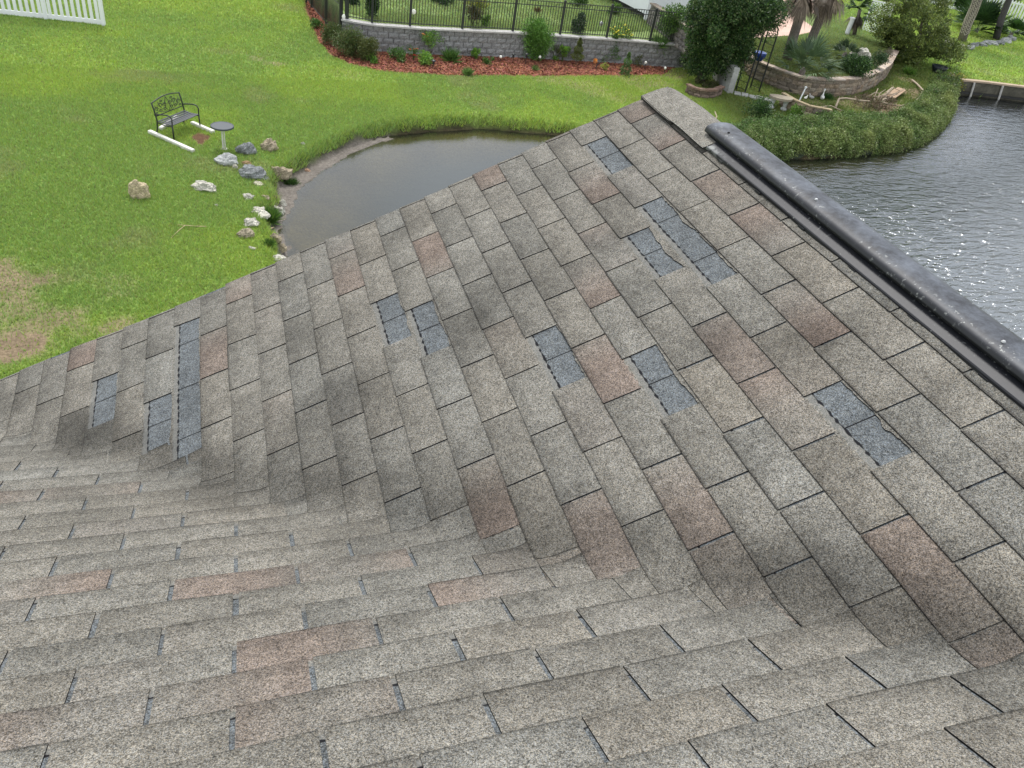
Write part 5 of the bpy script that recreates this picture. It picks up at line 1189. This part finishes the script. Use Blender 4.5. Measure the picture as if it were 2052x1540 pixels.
# birds (garden figures) : body of revolution bent into a neck
def goose(px, py, h, label, col, neck=True, rz=0.0, name='bird_figure'):
    P = at(px, py); H_ = up_px(P, h); k = H_ / .62; o = empty(name, tuple(P), rz); tag(o, label, 'bird figure')
    b = MB(); b.tube([(-.24, 0, .20), (-.17, 0, .17), (-.05, 0, .15), (.07, 0, .17), (.13, 0, .24), (.14, 0, .34), (.13, 0, .45), (.15, 0, .53), (.19, 0, .55), (.23, 0, .54)] if neck else [(-.24, 0, .20), (-.17, 0, .17), (-.05, 0, .15), (.07, 0, .17), (.13, 0, .24), (.15, 0, .32), (.19, 0, .36), (.24, 0, .35)],
                     [.01, .07, .12, .11, .06, .035, .03, .045, .045, .015] if neck else [.01, .07, .12, .11, .07, .05, .05, .015], 10)
    ob = b.build('body', mat('figure_' + str(px), col, rough=.7, noise=(20, .15)), o, smooth=True); ob.scale = (k, k, k)
    b = MB(); z = .54 if neck else .35; b.tube([(.22, 0, z), (.30, 0, z - .015)], [.018, .006], 6); ob = b.build('beak', mat('beak_' + str(px), (.55, .25, .05)), o); ob.scale = (k, k, k)
    b = MB()
    for sg in (-1, 1): b.tube([(0, sg * .04, 0), (0, sg * .04, .08)], .012, 5)
    ob = b.build('legs', M_STICK, o); ob.scale = (k, k, k)
goose(1646, 201, 24, 'tall white goose figure below the curved stone wall', (.80, .80, .76), rz=1.0)
goose(1613, 200, 15, 'white resting duck figure left of the tall goose', (.78, .77, .72), neck=False, rz=.3); goose(1624, 199, 18, 'grey and white duck figure just left of the tall goose', (.45, .44, .42), neck=False, rz=2.4)
goose(1583, 186, 20, 'dark bird figure perched at the top end of the low wall', (.05, .045, .04), rz=2.0)
P = at(1600, 206); b = MB(); b.tube([(0, 0, 0), (.18, .1, .62)], .03, 8); b.lathe([(.05, .6), (.06, .64), (.02, .68)], (.18, .1, 0), 8); ob = b.build('white_stake', M_VINYL, None); ob.location = tuple(P); tag(ob, 'leaning white stake among the bird figures', 'stake')
# ---- driftwood and branches on the point
M_DRIFT = mat('driftwood', (.33, .27, .20), rough=.9, noise=((12, .25), (40, .2)))
r = np.random.default_rng(44); DG = 'driftwood sticks piled on the point'
o = empty('driftwood_pile', tuple(at(1765, 208))); tag(o, 'heap of pale driftwood sticks on the bare earth of the point', 'driftwood'); ob_ = np.array(o.location); 
for k in range(16):
    a = at(r.uniform(1722, 1770), r.uniform(192, 216)); b_ = at(r.uniform(1755, 1812), r.uniform(184, 210)); b = MB(); m_ = (a + b_) / 2 + [0, 0, r.uniform(.1, .35)]
    b.tube([a - ob_ + [0, 0, .05], m_ - ob_ + r.normal(0, .07, 3), b_ - ob_ + [0, 0, r.uniform(.05, .3)]], [.05, .04, .02] if k < 6 else [.03, .022, .01], 6); b.build('stick', M_DRIFT, o, smooth=True)
stick('fallen_branch', [(1672, 222, .15), (1676, 212, .3), (1690, 212, .32), (1722, 216, .3), (1760, 216, .25), (1795, 222, .2)], .05, 'long pale branch lying along the top of the ivy bank', m=M_DRIFT)
stick('fallen_branch', [(1826, 165, .1), (1836, 176, .15), (1846, 190, .2), (1840, 203, .2), (1828, 214, .2), (1800, 222, .2)], .05, 'curved pale branch arching round the right side of the driftwood', m=M_DRIFT)
stick('fallen_branch', [(1632, 226, .2), (1660, 224, .25), (1684, 232, .2)], .03, 'thin pale branch on the ivy below the low wall', m=M_DRIFT)
stick('fallen_branch', [(1430, 246), (1436, 236), (1432, 226)], .04, 'short tan stick on the grass left of the ivy', m=M_DRIFT)
P = [at(1796, 184), at(1812, 190), at(1790, 206), at(1765, 200)]; b = MB(); c = sum(P) / 4; b.add([p - c + [0, 0, .22] for p in P] + [p - c + [0, 0, .17] for p in P], [(0, 1, 2, 3), (7, 6, 5, 4), (0, 4, 5, 1), (1, 5, 6, 2), (2, 6, 7, 3), (3, 7, 4, 0)]); ob = b.build('board', mat('tan_board', (.34, .24, .16), rough=.85, noise=(8, .15)), None); ob.location = tuple(c); tag(ob, 'tan flat board lying on the driftwood heap', 'board')
# ---- ivy bank
SH = np.array([G(a, b, ZW) for a, b in shore_lake]); IN = np.array([G(a, b, -7.2) for a, b in [(1452, 264), (1500, 246), (1560, 237), (1640, 231), (1720, 234), (1800, 228), (1838, 208), (1862, 182), (1880, 166), (1903, 158)]])
def ivy_pt(s, t, bulge=1.0):
    k = s * (len(SH) - 1); i = np.clip(k.astype(int), 0, len(SH) - 2); f = (k - i)[:, None]; A_ = SH[i] * (1 - f) + SH[i + 1] * f; B_ = IN[i] * (1 - f) + IN[i + 1] * f
    tt = t[:, None]; P = A_ + (B_ - A_) * tt; o_ = (A_ - B_); o_[:, 2] = 0; o_ /= np.linalg.norm(o_, axis=1, keepdims=True)
    bl = np.sin(np.pi * np.clip(t, 0, 1) ** .62)[:, None] * bulge; P = P + o_ * .30 * bl; P[:, 2] += (.42 * bl[:, 0]) + .10 * (fbm(P[:, 0], P[:, 1], 1.6, 50) - .45) * 2
    return P
ns_, nt_ = 90, 14; S_, T__ = np.meshgrid(np.linspace(0, 1, ns_), np.linspace(0, 1, nt_), indexing='ij'); Vi = ivy_pt(S_.ravel(), T__.ravel(), .88); Vi[:, 2] -= .05
ii = np.arange(len(Vi)).reshape(ns_, nt_); Fi = np.stack([ii[:-1, :-1], ii[1:, :-1], ii[1:, 1:], ii[:-1, 1:]], -1).reshape(-1, 4)
r = np.random.default_rng(51); n = 150000; s_v = r.random(n); t_v = r.random(n) ** 1.15 * 1.06; Pv = ivy_pt(s_v, t_v); Pv += r.normal(0, .07, (n, 3)); big = fbm(Pv[:, 0], Pv[:, 1], 1.5, 61)
Pv[:, 2] += .55 * (big - .5); Pv[:, :2] += (fbm(Pv[:, 0], Pv[:, 1], 2.2, 71) - .5)[:, None] * .5; Pv[:, 2] = np.maximum(Pv[:, 2], ZW + .01)
Lv = leafquads(Pv, .052, r, .75, .1, out=np.tile([-.2, -.5, .6], (n, 1))); Cl = np.array([(.035, .085, .02), (.06, .125, .025), (.10, .16, .035), (.16, .19, .06), (.02, .05, .018)])
mixk = np.clip(.3 + .5 * s_v - .45 * t_v + 1.2 * (big - .5), 0, 1)[:, None]; Cc = (np.array([.10, .175, .050]) * (1 - mixk) + np.array([.24, .28, .09]) * mixk) * r.uniform(.55, 1.5, n)[:, None]
spk = r.random(n) < .05; Cc[spk] = np.array([.30, .30, .16])
Vall = np.concatenate([Vi, Lv]); Call = np.concatenate([np.tile([.025, .04, .012], (len(Vi), 1)), np.repeat(Cc, 4, axis=0)])
tag(mk('ivy_bank', Vall, [Fi, np.arange(4 * n).reshape(n, 4) + len(Vi)], M_LEAF, col=Call), kind='stuff', label='dense green ground ivy covering the steep bank above the lake', cat='ivy')
plant(1515, 240, 60, 44, 'taller dark green shrub at the left end of the ivy beside the round bench', DEEP + MID, 3000, .07, name='bush')
plant(1592, 236, 34, 24, 'bright green weeds under the round bench', LIME, 1000, .07, name='weeds', cat='weeds')
plant(1918, 168, 40, 44, 'yellow green spiky shrub where the ivy meets the seawall', YEL, 900, .10, name='bush')
plant(1885, 180, 60, 36, 'pale green brushy weeds on the upper right of the point', MID + OLIVE, 2400, .08, name='weeds', cat='weeds')
plant(1820, 150, 30, 16, 'fresh green grass clump at the foot of the curved wall end', LIME, 500, .1, 'grass', name='weeds', cat='weeds')
plant(1655, 198, 40, 12, 'bluish green grass patch right of the goose figure', [(.05, .12, .03)], 500, .1, 'grass', name='weeds', cat='weeds')
plant(1748, 216, 110, 20, 'brown dry brush under the driftwood heap', [(.16, .11, .08), (.22, .17, .11), (.10, .12, .04)], 1800, .08, name='weeds', cat='weeds')
plant(1690, 240, 130, 16, 'low straggly olive weeds along the upper edge of the ivy', OLIVE + LIME, 1800, .09, name='weeds', cat='weeds')
plant(1862, 205, 40, 30, 'olive weeds on the ridge of the point right of the curved branch', OLIVE + MID, 1500, .08, name='weeds', cat='weeds')
# ---- seawall
BK = np.concatenate([[GP([(1896, 178)], ZW)[0]], GP([(1911, 190), (1960, 194), (2052, 205)], ZW), [(60, 24.5), (110, 17)]]); o = empty('seawall', (*BK[1], ZW)); tag(o, 'weathered wooden seawall with pale cap holding the right lawn', 'seawall')
M_BOARD = mat('weathered_seawall_boards', (.085, .08, .06), rough=.9, noise=((1.2, .35), (7, .3)), bump=(6, .03)); Pk, sk = resample(BK, .3)
b = MB(); 
for i in range(len(Pk) - 1):
    p, q = Pk[i], Pk[i + 1]; b.add([(*p, -8.6), (*q, -8.6), (*q, -7.22), (*p, -7.22), (p[0], p[1] + .12, -8.6), (q[0], q[1] + .12, -8.6), (q[0], q[1] + .12, -7.22), (p[0], p[1] + .12, -7.22)], [(0, 1, 2, 3), (3, 2, 6, 7), (5, 4, 7, 6), (0, 3, 7, 4), (1, 5, 6, 2)])
b.build('boards', M_BOARD, o, world=True); b = MB()
for i in range(len(Pk) - 1):
    p, q = Pk[i], Pk[i + 1]; b.add([(p[0], p[1] - .06, -7.20), (q[0], q[1] - .06, -7.20), (q[0], q[1] + .24, -7.20), (p[0], p[1] + .24, -7.20), (p[0], p[1] - .06, -7.12), (q[0], q[1] - .06, -7.12), (q[0], q[1] + .24, -7.12), (p[0], p[1] + .24, -7.12)], [(0, 3, 2, 1), (4, 5, 6, 7), (0, 1, 5, 4), (2, 3, 7, 6), (1, 2, 6, 5), (3, 0, 4, 7)])
b.build('cap_board', mat('tan_cap_board', (.36, .28, .20), rough=.85, noise=(2, .12)), o, world=True)
b = MB(); 
for i in range(len(Pk) - 1):
    p, q = Pk[i], Pk[i + 1]; b.add([(p[0], p[1] - .10, -7.80), (q[0], q[1] - .10, -7.80), (q[0], q[1], -7.80), (p[0], p[1], -7.80), (p[0], p[1] - .10, -7.70), (q[0], q[1] - .10, -7.70), (q[0], q[1] - .0, -7.70), (p[0], p[1] - .0, -7.70)], [(4, 5, 6, 7), (0, 1, 5, 4), (0, 3, 2, 1)])
b.build('waler_board', mat('wet_black_board', (.02, .02, .018), rough=.5), o, world=True)
M_PILE = mat('pale_pile', (.42, .41, .38), rough=.9, noise=(9, .2))
for v in np.arange(1.9, 30, 1.75):
    q = np.array([np.interp(v, sk, Pk[:, 0]), np.interp(v, sk, Pk[:, 1])]); b = MB(); b.tube([(q[0] + .18, q[1] - .14, -8.3), (q[0], q[1] - .08, -7.21)], .055, 8); b.build('pile', M_PILE, o, world=True)
# fallen leaf on the shingles
Pl = hit(659, 1000, nB, nB @ V0) ; b = MB(); b.add([(0, 0, .0), (.012, -.004, .004), (.016, .010, .003), (.004, .016, .006)], [(0, 1, 2, 3)]); ob = b.build('fallen_leaf', mat('yellow_leaf', (.62, .50, .28)), None); ob.location = (Pl[0], Pl[1], Pl[2] + .022); tag(ob, 'tiny pale yellow leaf lying in the roof valley', 'leaf')
